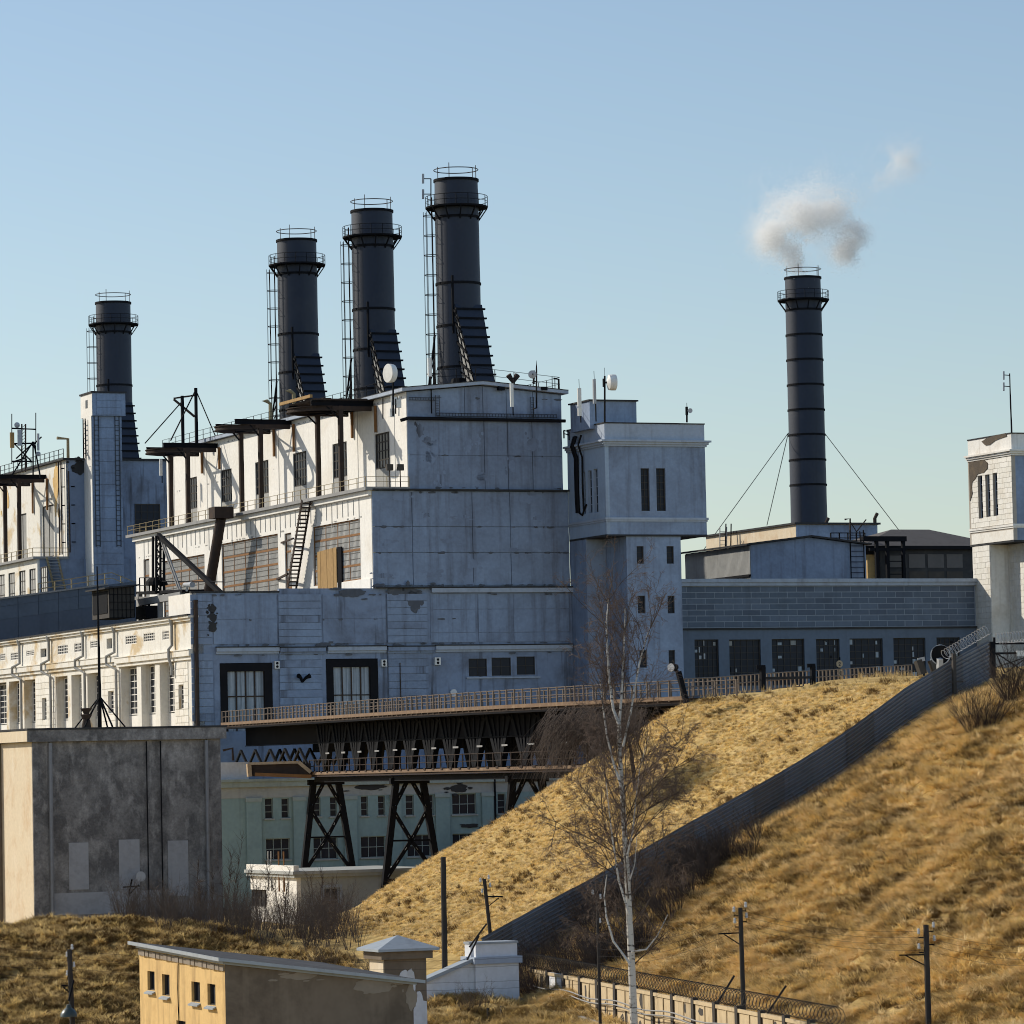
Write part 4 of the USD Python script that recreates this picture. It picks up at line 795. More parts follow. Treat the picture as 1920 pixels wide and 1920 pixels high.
# ================================================================== CHIMNEYS
def chimney(c, zt, name, label, flue, group=None, zb=36.2):
    T = Thing(name, label, 'chimney', [c[0], c[1], zb], 23, group); R = 2.27; c = np.array([c[0], c[1], 0.0]); H = zt
    at_ = lambda r, t, z: c + np.array([r * math.cos(t), r * math.sin(t), z])
    T.part('shell', G().lathe(c, [(R + (.12 if flue else .05), zb), (R + .02, zb + 8), (R, H - 3.3), (R - .03, H - .12), (R - .25, H - .12), (R - .25, H - 2), (0, H - 2)], 40), 'chimney_steel', smooth=40)
    T.part('rim', G().lathe(c, [(R - .05, H - .25), (R + .09, H - .25), (R + .09, H), (R - .26, H), (R - .26, H - .2)], 40), 'black_steel', smooth=30)
    for z in ((H - 4.0, H - 10.9, H - 15.3, H - 19.6, H - 23.5) if flue else tuple(H - 4.2 - 3.15 * k for k in range(8))):
        T.part('band', G().lathe(c, [(R, z - .12), (R + .10, z - .12), (R + .10, z + .12), (R, z + .12)], 40), 'black_steel')
    zp = H - 3.05
    T.part('platform', G().lathe(c, [(R, zp), (3.22, zp + .02), (3.26, zp + .18), (R, zp + .18), (R, zp)], 36), 'black_steel')
    g = G()
    for k in range(12): t = 2 * math.pi * (k + .3) / 12; g.bar(at_(R, t, zp - 1.25), at_(3.15, t, zp), .12)
    T.part('bracket', g, 'black_steel')
    g = G(); g.ring(c + Z * (zp + 1.25), 3.2, .035, 33).ring(c + Z * (zp + .7), 3.2, .03, 33)
    for k in range(16): t = 2 * math.pi * k / 16; g.bar(at_(3.2, t, zp + .1), at_(3.2, t, zp + 1.25), .055)
    T.part('guard_rail', g, 'black_steel')
    g = G().ring(c + Z * (H + 1.0), R + .02, .05, 41)
    for t, h in ((2.6, 1.55), (.4, 1.6), (4.4, 1.5), (5.6, 1.0)): g.bar(at_(R - .05, t, H - .1), at_(R - .05, t, H + h), .06)
    T.part('crown_ring', g, 'dark_rust')
    if flue:
        t = math.radians(186); rad = np.array([math.cos(t), math.sin(t), 0]); tan = np.array([-rad[1], rad[0], 0])
        ladder(T, c + rad * (R + .32) + Z * (zb + 1), c + rad * (R + .32) + Z * (zp + 1.2), tan, .6, .04, .36, 'black_steel', 'ladder')
        g = G()
        for k in range(3): u_ = math.radians(-50 + 50 * k); o = rad * (R + .35 + .85 * math.cos(u_)) + tan * .62 * math.sin(u_) * 1.2; g.bar(c + o + Z * (zb + 3), c + o + Z * (zp - .3), .05)
        z = zb + 3
        while z < zp - .3: g.ring(c + rad * (R + .45) + Z * z, .76, .04, 12, (rad, tan), 4, -2.2, 2.2); z += 2.05
        T.part('ladder_cage', g, 'black_steel')
        g = G()
        for k in (0, 1): g.bar(c + rad * (R + 1.6 - k * 1.1) + tan * (.9 - 1.6 * k) + Z * zb, c + rad * (R + .3) + tan * (.5 - k) + Z * (zb + 9), .16)
        for k in range(8): z = zb + k * 1.1; g.bar(c + rad * (R + 1.4 - k * .14) + tan * .8 + Z * z, c + rad * (R + .35) - tan * .7 + Z * (z + 1), .09)
        T.part('ladder_brace', g, 'black_steel')
        uc, vc = c @ U, c @ V; zt_ = H - 13.2; zz = np.linspace(zb + .1, zt_, 13); k_ = (zz - zz[0]) / (zt_ - zz[0])
        fo = np.interp(k_, [0, .35, .7, .92, 1], [7.0, 5.2, 3.5, 2.45, 2.05]); bo = np.interp(k_, [0, .5, .85, 1], [2.9, 1.75, 1.3, 1.1]); ua_ = np.interp(k_, [0, 1], [-.35, -1.25]); ub_ = np.interp(k_, [0, 1], [1.5, 1.75])
        row = lambda i: [W(uc + ua_[i], vc - bo[i], zz[i]), W(uc + ua_[i], vc - fo[i], zz[i]), W(uc + ub_[i], vc - fo[i], zz[i]), W(uc + ub_[i], vc - bo[i] * .6, zz[i])]
        T.part('flue_duct', G().sheet(np.array([row(i) for i in range(13)])).add(row(12), [(0, 1, 2), (0, 2, 3)]), 'chimney_steel')
        T.part('flue_lit_skin', G().sheet(np.array([[W(uc + ua_[i] - .03, vc - bo[i] - .15, zz[i]), W(uc + ua_[i] - .03, vc - fo[i] + .12, zz[i])] for i in range(12)])), 'duct_pale')  # sunlight on this face painted in as a pale skin over dark steel
        g = G(); E0 = lambda t, f: W(uc + np.interp(t, k_, ua_) - .08, vc - (np.interp(t, k_, bo) * (1 - f) + np.interp(t, k_, fo) * f), np.interp(t, k_, zz))
        for k in range(11): t = .01 + .92 * k / 10; g.bar(E0(t, 1), E0(min(t + .13, .98), .04), .13 if k % 2 else .22)
        for f in (0.03, .34, .67, .97): g.tube([E0(t, f) for t in np.linspace(0, .95, 7)], .06, 4)
        T.part('side_rib', g, 'black_steel')
        for k in range(12):
            t = .03 + .93 * k / 11; f = np.interp(t, k_, fo); z = np.interp(t, k_, zz)
            T.part('flue_rib', G().ub(uc + np.interp(t, k_, ua_) - .08, uc + np.interp(t, k_, ub_) + .22, vc - f - .2, vc - f + .15, z - .09, z + .09), 'black_steel')
        u0 = uc - 1.3
        T.part('flue_edge', G().bar(W(u0 - .05, vc - 1.75, zt_ + 3.0), W(u0 - .05, vc - 1.75, zt_ - 3), .28), 'black_steel')
        T.part('base_block', G().ub(uc - 3.9, uc - .9, vc - 4.2, vc - 1.2, zb, zb + 2.1), 'grey_slab')
        T.part('base_hopper', G().hexa([W(uc + a, vc - 2.6 + b, z) for z, s in ((zb + 2.0, 1.0), (zb + 4.4, .55)) for a in (-1.6 * s, 1.4 * s) for b in (-1.4 * s, 1.4 * s)][:8]) if False else G().lathe(c + W(-1.0, -2.2, 0), [(1.5, zb + 2), (.8, zb + 4.3), (0, zb + 4.4)], 8), 'black_steel')
    return T
UCH = 160.2
cpos = []
for x, y in ((855, 337), (697, 395), (556, 450), (212, 567)): q = sd(x, y, UCH); cpos.append((W(UCH, q[1], 0), q[2]))
c4 = chimney(cpos[0][0], cpos[0][1], 'flue_chimney', 'tallest-looking of three black chimneys on the boiler house, antenna at its top', True, None)
for (p, zt), lab in zip(cpos[1:], ('middle black chimney of the three on the boiler house roof, behind the white drum dish', 'rearmost black chimney of the three on the boiler house roof', 'lone black chimney at the far left behind the white stair tower')):
    c4.copy(p + Z * (36.2 + zt - cpos[0][1]), lab)
q = at(1505, 520, 514)
c5 = chimney(q, q[2], 'round_chimney', 'single slim black chimney at the right held by guy wires, white steam above it', False, None, 24.0)
for x1, y1, z in ((1300, 1030, 0), (1438, 985, 1), (1690, 1000, 2)):
    a = at(1478 if z < 2 else 1546, 812, 514); b = at(x1 + (0 if z else 20), y1, 505 if z != 1 else 540)
    solo('guy_wire', G().tube([a, b], .05, 4), 'black_steel', ('guy wire slanting down left from the single chimney to the left tower', 'short steep guy wire left of the single chimney', 'guy wire slanting down right from the single chimney to the brown hipped roof')[z], 'guy wire')
a = cpos[0][0]
An = Thing('mast_antenna', 'thin folded dipole antenna at the top left of the nearest chimney', 'antenna', a + Z * 58)
pa = at(808, 392, 425); pt_ = at(808, 335, 425)
An.part('mast', G().tube([pa, pt_], .07, 5), 'black_steel')
for y0 in (335, 364):
    An.part('arm', G().tube([at(808, y0, 425), at(793, y0, 425)], .05, 4), 'black_steel')
    An.part('dipole', G().tube([at(793, y0 - 9, 425), at(793, y0 + 9, 425)], .13, 5), 'antenna_grey')
# ================================================================== ANTENNAS AND DISHES
def dish(name, label, p, aim, R, dep, m='antenna_white', pole=None, polem='black_steel', drum=True, whip=0):
    T = Thing(name, label, 'dish antenna', pole[0] if pole else p, 0); aim = np.asarray(aim, float); aim /= np.linalg.norm(aim)
    if drum: pts, rr = [p - aim * dep * 1.1, p - aim * dep * .6, p, p + aim * dep * .0, p + aim * dep], [R * .25, R * .95, R, R, R]
    else: pts, rr = [p - aim * dep, p - aim * dep * .4, p], [R * .15, R * .7, R]
    T.part('dish', G().tube(pts, rr, 24), m, smooth=30)
    if drum: T.part('cover', G().tube([p + aim * dep, p + aim * (dep + .03)], R * .95, 24), m)
    if pole:
        T.part('pole', G().tube(pole, .09, 6), polem)
        mid = p - aim * dep; q = np.array([pole[0][0], pole[0][1], p[2]])
        T.part('mount', G().bar(mid, q, .16).bar(q - Z * .4, q + Z * .4, .2), polem)
        if whip: T.part('whip', G().tube([pole[1], pole[1] + Z * whip], .025, 4), polem)
    return T
def panel(name, label, x, y0, y1, Y, w=.34, whip=.8, m='antenna_white', ypole=None):
    a, b = at(x, y1, Y), at(x, y0, Y); b = np.array([a[0], a[1], b[2]]); T = Thing(name, label, 'panel antenna', a, 23)
    T.part('panel', G().ub(a @ U - w / 2, a @ U + w / 2, a @ V - .1, a @ V + .1, a[2], b[2]), m)
    lo = at(x, ypole, Y)[2] if ypole else a[2] - .8
    T.part('pole', G().tube([[a[0] + .1, a[1] + .25, lo], [a[0] + .1, a[1] + .25, b[2] + .05]], .07, 5), 'black_steel')
    g = G()
    for k in (.15, .85): z = a[2] + (b[2] - a[2]) * k; g.bar([a[0], a[1], z], [a[0] + .1, a[1] + .3, z], .12)
    T.part('clamp', g, 'black_steel')
    if whip: T.part('whip', G().tube([b + U * .02, b + Z * whip], .022, 4), 'black_steel')
p = at(733, 700, 398); dish('drum_dish', 'large white drum dish at the front left roof corner of the boiler house', p, [-.8, -.55, 0], .92, .35, pole=[at(737, 780, 398.6), at(737, 690, 398.6)], whip=.8)
p = at(998, 702, 396); dish('round_dish', 'grey round dish on the roof edge right of the nearest chimney', p, [-.05, 1, .02], .4, .12, 'antenna_grey', [at(1001, 720, 396.2), at(1001, 700, 396.2)], drum=False)
p = at(1146, 717, 395); dish('drum_dish', 'white drum dish seen side-on atop the tower beside the boiler house', p, [1, .25, 0], .78, .4, pole=[at(1134, 792, 395.2), at(1134, 705, 395.2)], whip=.8)
p = at(1294, 770, 396); dish('round_dish', 'very small dish on a short pole at the right end of the left tower roof', p, [-.3, -1, 0], .24, .1, 'antenna_grey', [at(1288, 792, 396.2), at(1288, 765, 396.2)], drum=False, whip=.5)
panel('panel_antenna', 'tall white panel antenna left of the penthouse on the tower roof', 1087, 728, 780, 398, .36, .9, ypole=792)
panel('panel_antenna', 'slim grey panel antenna in front of the penthouse on the tower roof', 1115, 711, 757, 396, .28, .8, 'antenna_grey', ypole=790)
panel('panel_antenna', 'white panel antenna hung on the upper front wall of the boiler house', 960, 719, 763, 400.5, .32, 0)
panel('panel_antenna', 'pale panel antenna at the foot of the nearest chimney', 806, 671, 706, 402, .38, 0, ypole=775)
panel('panel_antenna', 'white panel antenna at the far rear corner of the upper side wall', 302, 861, 892, 462, .3, 0)
pm = [at(1006, 765, 399.6), at(1006, 695, 399.6), at(1006, 676, 399.6)]
w_ = Thing('mast_antenna', 'thin whip antenna on the upper front wall of the boiler house', 'antenna', pm[0])
w_.part('mast', G().tube(pm, [.09, .08, .02], 5), 'black_steel'); w_.part('bracket', G().bar(pm[0], pm[0] + V * .9, .1).bar(pm[0] + Z * 2.6, pm[0] + Z * 2.6 + V * .9, .1), 'black_steel')
bk = Thing('antenna_brackets', 'cluster of white radio boxes and brackets under the large drum dish', 'radio equipment', at(740, 760, 399))
for k, (x, y0, y1) in enumerate(((718, 745, 785), (734, 742, 772), (742, 748, 776), (748, 742, 780))): bk.part('bracket_pole', G().tube([at(x, y1, 399 + k * .1), at(x, y0, 399 + k * .1)], .07, 5), 'antenna_white' if k % 2 else 'black_steel')
for x, y in ((739, 752), (747, 757), (735, 774)): p = at(x, y, 399.3); bk.part('radio_box', G().ub(p @ U - .25, p @ U + .25, p @ V - .15, p @ V + .2, p[2] - .4, p[2] + .4), 'antenna_white')
for x, lab in ((731, 'left dark floodlight on the gallery at the front corner'), (751, 'right dark floodlight on the gallery at the front corner')):
    p = at(x, 876, 399); f = Thing('floodlight', lab, 'floodlight', p - Z * 2); f.part('lamp_box', G().ub(p @ U - .32, p @ U + .32, p @ V - .1, p @ V + .25, p[2] - .32, p[2] + .3), 'post_dark'); f.part('post', G().bar(p - Z * 2.0 + V * .1, p - Z * .3 + V * .1, .08), 'dark_rust')
tw = Thing('antenna_mast', 'cluster of antennas and dishes on a lattice mast on the far left roof', 'antenna mast', at(45, 880, 500))
q = lambda x, y: at(x, y, 500)
g = G()
for x in (41, 48): g.tube([q(x, 885), q(x, 795)], .1, 5)
for k in range(14): y = 880 - k * 6; g.bar(q(41, y), q(48, y - 6), .05)
tw.part('lattice', g, 'dark_rust')
g = G()
for a, b in (((27, 832), (60, 866)), ((63, 830), (30, 860)), ((62, 828), (22, 892)), ((63, 828), (76, 896)), ((62, 830), (62, 890)), ((22, 865), (58, 865)), ((22, 832), (66, 831)), ((22, 803), (66, 805)), ((60, 836), (78, 819)), ((50, 858), (24, 866))): g.bar(q(*a), q(*b), .16)
tw.part('frame_bar', g, 'black_steel')
tw.part('whip', G().tube([q(22, 870), q(22, 776)], .06, 4).tube([q(67, 860), q(67, 774)], .06, 4), 'black_steel')
for x, y0, y1, m, w in ((22, 811, 840, 'plywood', .5), (36, 806, 836, 'antenna_grey', .5), (71, 813, 845, 'antenna_grey', .25)):
    a, b = q(x, y1), q(x, y0); tw.part('panel', G().ub(a @ U - w / 2, a @ U + w / 2, a @ V - .3, a @ V - .1, a[2], b[2]), m)
for x, y, r in ((32, 797, .36), (72, 851, .3)): a = q(x, y); tw.part('dish', G().tube([a, a - V * .25], [r, r * .3], 16), 'antenna_grey')
ma = Thing('mast_antenna', 'tall thin dipole antenna mast on the sunlit right tower', 'antenna', at(1897, 812, 418))
ma.part('mast', G().tube([at(1897, 812, 418), at(1895, 760, 418), at(1893, 700, 418)], [.09, .08, .06], 5), 'black_steel')
for y in (704, 725): ma.part('arm', G().tube([at(1894, y, 418), at(1882, y - 1, 418)], .045, 4), 'black_steel'); ma.part('dipole', G().tube([at(1882, y - 8, 418), at(1882, y + 8, 418)], .1, 5), 'antenna_grey')
# ================================================================== RAILWAY DECK ON TRESTLES
DK = np.array([(416, 1357, 391), (520, 1351, 368), (640, 1344, 343), (780, 1336, 319), (950, 1327, 297), (1100, 1319, 284), (1280, 1308, 272)], float)
xs = np.linspace(416, 1282, 60)
path = np.array([at(x, np.interp(x, DK[:, 0], DK[:, 1]), 1 / np.interp(x, DK[:, 0], 1 / DK[:, 2])) for x in xs])
kz = np.linspace(5.3, 4.75, 60); path[:, 2] = .5 * path[:, 2] + .5 * kz
tn = np.gradient(path, axis=0); tn[:, 2] = 0; tn /= np.linalg.norm(tn, axis=1, keepdims=True); nn = np.stack([-tn[:, 1], tn[:, 0], 0 * tn[:, 0]], 1)
nn *= np.sign((nn * [0.9, .42, 0]).sum(1))[:, None]                      # away from the camera side
arc = np.r_[0, np.cumsum(np.linalg.norm(np.diff(path, axis=0), axis=1))]
PT = lambda s: np.array([np.interp(s, arc, path[:, k]) for k in range(3)]); NT = lambda s: np.array([np.interp(s, arc, nn[:, k]) for k in range(3)])
SX = lambda x: np.interp(x, xs, arc)
DW = 4.4
R_ = Thing('railway_bridge', 'long black steel trestle bridge with wooden railings crossing to the grassy bank', 'bridge', PT(30) * [1, 1, 0] - Z * 8, 0)
def ribbon(g, s0, s1, o0, o1, z0, z1, n=50, flat=None):
    s = np.linspace(s0, s1, n); P = []
    for t in s: p, q = PT(t), NT(t); zz = 0 if flat is None else flat - p[2]; P.append([p + q * o0 + Z * (z0 + zz), p + q * o1 + Z * (z0 + zz), p + q * o1 + Z * (z1 + zz), p + q * o0 + Z * (z1 + zz), p + q * o0 + Z * (z0 + zz)])
    return g.sheet(np.array(P))
LA = arc[-1]
R_.part('deck', ribbon(G(), 0, LA, .05, DW, -.35, -.02), 'dark_rust')
R_.part('deck_edge', ribbon(G(), 0, LA, -.10, .12, -.16, .10), 'deck_edge')
for o in (2.3, DW + 1.2): R_.part('shade_girder', ribbon(G(), 0, LA, o, o + .2, -2.1, -.36), 'soot')  # solid black sheets hold the shadow over the upper half of the truss
R_.part('dark_backing', ribbon(G(), 6, LA, DW + 3, DW + 3.2, -2.9, -.4), 'soot')  # added solid sheet, there to darken the void under the deck
R_.part('inner_deck', ribbon(G(), 6, LA, DW, DW + 3.4, -.36, -.1), 'soot')
R_.part('deck_bracket', ribbon(G(), 0, LA, .05, 2.4, -.5, -.36), 'soot')
R_.part('bottom_flange', ribbon(G(), 0, LA, 2.2, 2.5, -2.2, -2.11), 'black_steel')
nb = int(LA / 1.5)
for side, o in ((0, 0.0), (1, DW)):
    pts_ = np.array([PT(s) + NT(s) * o for s in np.linspace(0, LA, 60)])
    rl = R_.part('handrail', G().tube(pts_ + Z * 1.15, .035, 4).tube(pts_ + Z * .62, .03, 4), 'wood_rail')
    for s in np.linspace(.3, LA - .3, nb): p = PT(s) + NT(s) * o; R_.part('rail_post', G().bar(p - Z * .25, p + Z * 1.2, .11, .11), 'wood_rail', rl)
rng = random.Random(7)
ZL, nodes_ = .35, np.arange(SX(560), LA - 2, 6.2)
for o in (2.4, DW + 1.2):
    for i, s in enumerate(nodes_):
        low = PT(s) + NT(s) * o; low[2] = ZL + .1
        for ds, w in ((-2.9, .44), (2.9, .44), (0, .34), (-1.5, .32), (1.5, .32)):
            t = PT(s + ds) + NT(s + ds) * o; t[2] -= .6; R_.part('truss_diagonal' if ds else 'truss_post', G().bar(low, t, w, w * 1.2), 'black_steel')
        if i % 1 == 0 and o < 3: t = PT(s + 1.2) + NT(s) * (o - .3); t[2] = 2.1; R_.part('gusset', G().bar(t, t + (PT(s + 2.6) - PT(s + 1.2)) * [1, 1, 0], .06, .14), 'grey_slab')
for s in np.arange(4, SX(560), 6.2):
    for o in (.3, DW - .4):
        b = PT(s + 3) + NT(s + 3) * o - Z * 2.6
        for ds in (0, 6): a = PT(s + ds) * [1, 1, 0] + NT(s) * o + Z * 1.2; R_.part('truss_diagonal', G().bar(a, b, .2), 'black_steel')
s0 = SX(585)
R_.part('walkway', ribbon(G(), s0, LA, -.4, DW - .6, -.28, 0, flat=ZL), 'dark_rust')
R_.part('walkway_edge', ribbon(G(), s0, LA, -.5, -.3, -.10, .12, flat=ZL), 'deck_edge')
R_.part('walkway_beam', ribbon(G(), s0, LA, .1, .6, -.75, -.29, flat=ZL), 'black_steel')
for s in np.arange(s0 + 1, LA - 2, 2.3): p = PT(s); p[2] = ZL; R_.part('walkway_joist', G().bar(p - NT(s) * .55 + Z * .12, p + NT(s) * .3 + Z * .12, .5, .16), 'dark_rust')
pts_ = np.array([PT(s) * [1, 1, 0] + NT(s) * -.3 + Z * ZL for s in np.linspace(s0, LA - 2, 50)])
rl = R_.part('walkway_rail', G().tube(pts_ + Z * 1.15, .035, 4).tube(pts_ + Z * .62, .03, 4), 'dark_rust')
for s in np.arange(s0, LA - 2, 1.9): p = PT(s) * [1, 1, 0] + NT(s) * -.3 + Z * ZL; R_.part('rail_post', G().bar(p, p + Z * 1.2, .09), 'dark_rust', rl)
for x, y, yb in ((578, 1455, 1640), (732, 1455, 1690), (950, 1446, 1560)):
    s = SX(x); p = PT(s) * [1, 1, 0] + Z * (ZL - .75); q = NT(s); zb = -9.5
    L0, L1, Rr0, Rr1 = p + q * .35, p - q * .85, p + q * 2.55, p + q * 3.9; L1 = L1 * [1, 1, 0] + Z * zb; Rr1 = Rr1 * [1, 1, 0] + Z * zb
    lp = lambda A, Bb, t: A + (Bb - A) * t
    tr = R_.part('trestle_leg', G().bar(L0, L1, .42, .5), 'black_steel'); R_.part('trestle_leg', G().bar(Rr0, Rr1, .42, .5), 'black_steel')
    R_.part('trestle_cap', G().bar(L0 - q * .5, Rr0 + q * .5, .55, .45), 'black_steel')
    m0 = lp(L0, Rr0, .5); xm = lp(lp(L0, L1, .52), lp(Rr0, Rr1, .52), .5); h0, h1 = lp(L0, L1, .25), lp(Rr0, Rr1, .25)
    for a, b in ((lp(L0, Rr0, .42), h0), (lp(L0, Rr0, .58), h1), (h0, xm), (h1, xm), (xm, lp(L0, L1, .86)), (xm, lp(Rr0, Rr1, .86))):
        R_.part('trestle_brace', G().bar(a, b, .26, .3), 'black_steel')
        for k in range(1, 6, 2): e = lp(a, b, k / 6); e2 = lp(a, b, (k + .45) / 6); R_.part('batten_plate', G().bar(e - q * .0 + FWD * -.17, e2 + FWD * -.17, .17, .02), 'duct_pale')
    R_.part('trestle_strut', G().bar(lp(L0, L1, .52), lp(Rr0, Rr1, .52), .14).bar(lp(L0, L1, .86), lp(Rr0, Rr1, .86), .22), 'black_steel')
    for k in (.25, .52): R_.part('gusset', G().bar(lp(L0, L1, k) - Z * .3, lp(L0, L1, k) + Z * .3, .7, .25), 'black_steel')
# loading chute at the left end of the walkway
ch = Thing('loading_chute', 'dark rusty loading trough at the left end of the lower walkway', 'chute', at(530, 1455, 358), 0)
c = lambda x, y, Y: at(x, y, Y)
ch.part('trough', G().hexa([c(x, y, Y) for x, yy in ((468, (1434, 1456)), (583, (1431, 1455))) for Y in (352, 358) for y in yy]), 'dark_rust')
ch.part('rim', G().bar(c(466, 1432, 351.8), c(560, 1429, 351.8), .22).bar(c(466, 1432, 351.8), c(468, 1456, 351.8), .35).bar(c(560, 1429, 351.8), c(583, 1448, 351.8), .3), 'sign_tan')
ch.part('tray', G().bar(c(478, 1452, 351.5), c(584, 1456, 351.5), .2, .3), 'rust_bar')
gt = Thing('pipe_bracket', 'thin bent pipe bracket left of the loading trough', 'bracket', c(437, 1426, 362), 0)
gt.part('pipe', G().tube([c(418, 1407, 362), c(436, 1403, 362), c(437, 1426, 362)], .12, 6), 'dark_rust')
# rail fence going on along the bank top
RF = np.array([(1283, 1307, 272), (1340, 1303, 284), (1400, 1296.5, 298), (1480, 1289, 318), (1560, 1283, 338), (1640, 1276.5, 358), (1710, 1271, 378)], float)
rp = np.array([at(*q) for q in RF])
rf_ = Thing('rail_fence', 'low grey-brown rail fence along the top of the grassy bank', 'fence', rp[3] - Z, 0)
railing(rf_, rp, 1.2, 1.9, .04, (1.0, .55, .02), 'wood_rail')
for x, y0, y1, Y, lab in ((1430, 1251, 1294, 300, 'left of two dark buffer posts standing behind the rail fence'), (1524, 1248, 1288, 322, 'right of two dark buffer posts standing behind the rail fence')):
    a, b = at(x, y1, Y), at(x, y0, Y); bp = Thing('buffer_post', lab, 'post', a, 0); bp.part('post', G().bar(a, b, .34), 'black_steel'); bp.part('post_head', G().bar(b - XR * .45, b + XR * .2, .3), 'black_steel')
a, b = at(1432, 1272, 301), at(1522, 1270, 322); solo('buffer_beam', G().bar(a, b, .2), 'black_steel', 'dark horizontal beam between the two buffer posts', 'beam')
a, b = at(1287, 1318, 268), at(1272, 1259, 268)
fl = Thing('yard_light', 'dark leaning post with a round floodlight at the end of the bridge', 'floodlight', a, 0)
fl.part('post', G().bar(a, b, .3), 'black_steel'); fl.part('arm', G().bar(b, b + XR * -.3 + Z * .1, .15), 'black_steel')
h = at(1261, 1251, 267.5); fl.part('lamp_head', G().tube([h + np.array([.25, .3, 0]), h + np.array([-.1, -.15, -.02])], [.2, .3], 14), 'black_steel'); fl.part('lens', G().tube([h + np.array([-.1, -.15, -.02]), h + np.array([-.12, -.18, -.02])], .27, 14), 'lamp_glass')
# ================================================================== GREEN OFFICE BUILDING BELOW THE BRIDGE
vL = 360.0; PLn = PL('F', vL); L_ = Thing('office_building', 'pale green two-storey building in the shade under the bridge', 'building', W(140, vL, -12))
ul0, ul1 = fr(400, 1500, vL)[0], fr(1120, 1500, vL)[0]; zl = fr(600, 1458, vL)[2]
sm = [rF(vL, *q) for q in ((497, 1497, 512, 1535), (528, 1497, 542, 1534), (587, 1495, 601, 1531), (619, 1494, 632, 1531), (677, 1493, 690, 1530), (709, 1492, 722, 1529), (761, 1491, 776, 1529), (800, 1490, 813, 1528), (573.5 + 360, 1488, 948, 1526))]
bg = [rF(vL, *q) for q in ((499, 1572, 544, 1612), (588, 1570, 633, 1611), (677, 1568, 723, 1608), (764, 1565, 808, 1606), (849, 1563, 892, 1604), (848, 1488, 893, 1527))]
wall(L_, 'front_wall', PLn, (ul0, ul1, -12, zl), sm + bg, .4, 'green_plaster')
L_.part('core', G().ub(ul0, ul1, vL + .42, vL + 12, -12, zl), 'green_plaster')
for r in sm: window(L_, PLn, r, 1, 3, depth=.28, pane='dark_glass', frame='green_trim', fw=.06, bw=.05)
for r in bg: window(L_, PLn, r, 3, 2, depth=.28, pane='dark_glass', frame='green_trim', fw=.07, bw=.06)
for r in sm + bg: L_.part('window_sill', G().pb(PLn, r[0] - .12, r[1] + .12, r[2] - .12, r[2], 0, .14), 'grey_plaster')
L_.part('cornice', G().pb(PLn, ul0, ul1, zl - .75, zl - .25, 0, .35).pb(PLn, ul0, ul1, zl - .25, zl, -.4, .55), 'green_trim')
L_.part('frieze', G().pb(PLn, ul0, ul1, zl - 1.75, zl - .75, 0, .04), 'grey_plaster')
for x0, x1 in ((461, 489), (549, 572), (644, 668), (732, 752), (816, 842), (903, 925)):
    a, b = fr(x0, 1540, vL)[0], fr(x1, 1540, vL)[0]; L_.part('pilaster', G().pb(PLn, a, b, -12, zl - 2.1, 0, .22), 'green_plaster'); L_.part('capital', G().pb(PLn, a - .06, b + .06, zl - 2.1, zl - 1.75, 0, .3), 'green_trim')
L_.part('roof_parapet', G().ub(ul0, fr(470, 1440, vL)[0], vL + .6, vL + 2, zl, zl + 1.6), 'white_blue')
for x, y, w, h, s in ((695, 1475, 1.7, .3, 31), (860, 1478, 1.0, .4, 32), (880, 1548, 1.0, .2, 33)): c_ = fr(x, y, vL); L_.part('bare_patch', G().extr(PLn, blob(c_[0], c_[2], w, h, seed=s), .04, .075), 'soot_line')
L_.part('downpipe', G().tube([W(fr(926, 1500, vL)[0], vL - .3, zl - .4), W(fr(926, 1500, vL)[0], vL - .3, -11)], .1, 6), 'black_steel')
# small white outbuilding
q0 = at(557, 1700, 326); vM, uM = q0 @ V, q0 @ U; PM, SM = PL('F', vM), PL('S', uM)
M_ = Thing('outbuilding', 'small flat-roofed outbuilding, white on its sunlit side, at the foot of the bank', 'building', W(uM, vM, -12))
zM = fr(640, 1637, vM)[2]; ww = rF(vM, 607, 1664, 637, 1712)
wall(M_, 'front_wall', PM, (uM + .35, uM + 11, -13, zM), [ww], .35, 'grey_plaster')
window(M_, PM, ww, 2, 2, depth=.25, pane='dark_glass', frame='shade_painted_trim', fw=.12, bw=.08)
M_.part('window_frame', G().pb(PM, ww[0] - .22, ww[0], ww[2] - .15, ww[3] + .22, 0, .05).pb(PM, ww[1], ww[1] + .22, ww[2] - .15, ww[3] + .22, 0, .05).pb(PM, ww[0], ww[1], ww[3], ww[3] + .22, 0, .05), 'shade_painted_trim')
sw = rS(uM, 468, 1668, 500, 1700)
wall(M_, 'side_wall', SM, (vM, vM + 11, -13, zM), [sw], .35, 'white_wall')
window(M_, SM, sw, 4, 2, depth=.3, frame='post_dark')
M_.part('core', G().ub(uM + .4, uM + 10.9, vM + .4, vM + 11, -13, zM - .1), 'grey_plaster')
M_.part('roof', G().ub(uM - .45, uM + 11.2, vM - .45, vM + 11.3, zM, zM + .25).ub(uM - .3, uM + 11.1, vM - .3, vM + 11.2, zM - .25, zM), 'grey_plaster')
M_.part('parapet', G().ub(uM - .35, uM + .1, vM - .3, vM + 11, zM + .25, zM + .7), 'white_wall')
for k, v_ in enumerate((vM + 2.2, vM + 3.4, vM + 5.2, vM + 5.9)): M_.part('pipe', G().tube([W(uM - .25, v_, -9), W(uM - .25, v_, zM + 1.8)], .07, 5), 'duct_pale' if k > 1 else 'rust_bar')
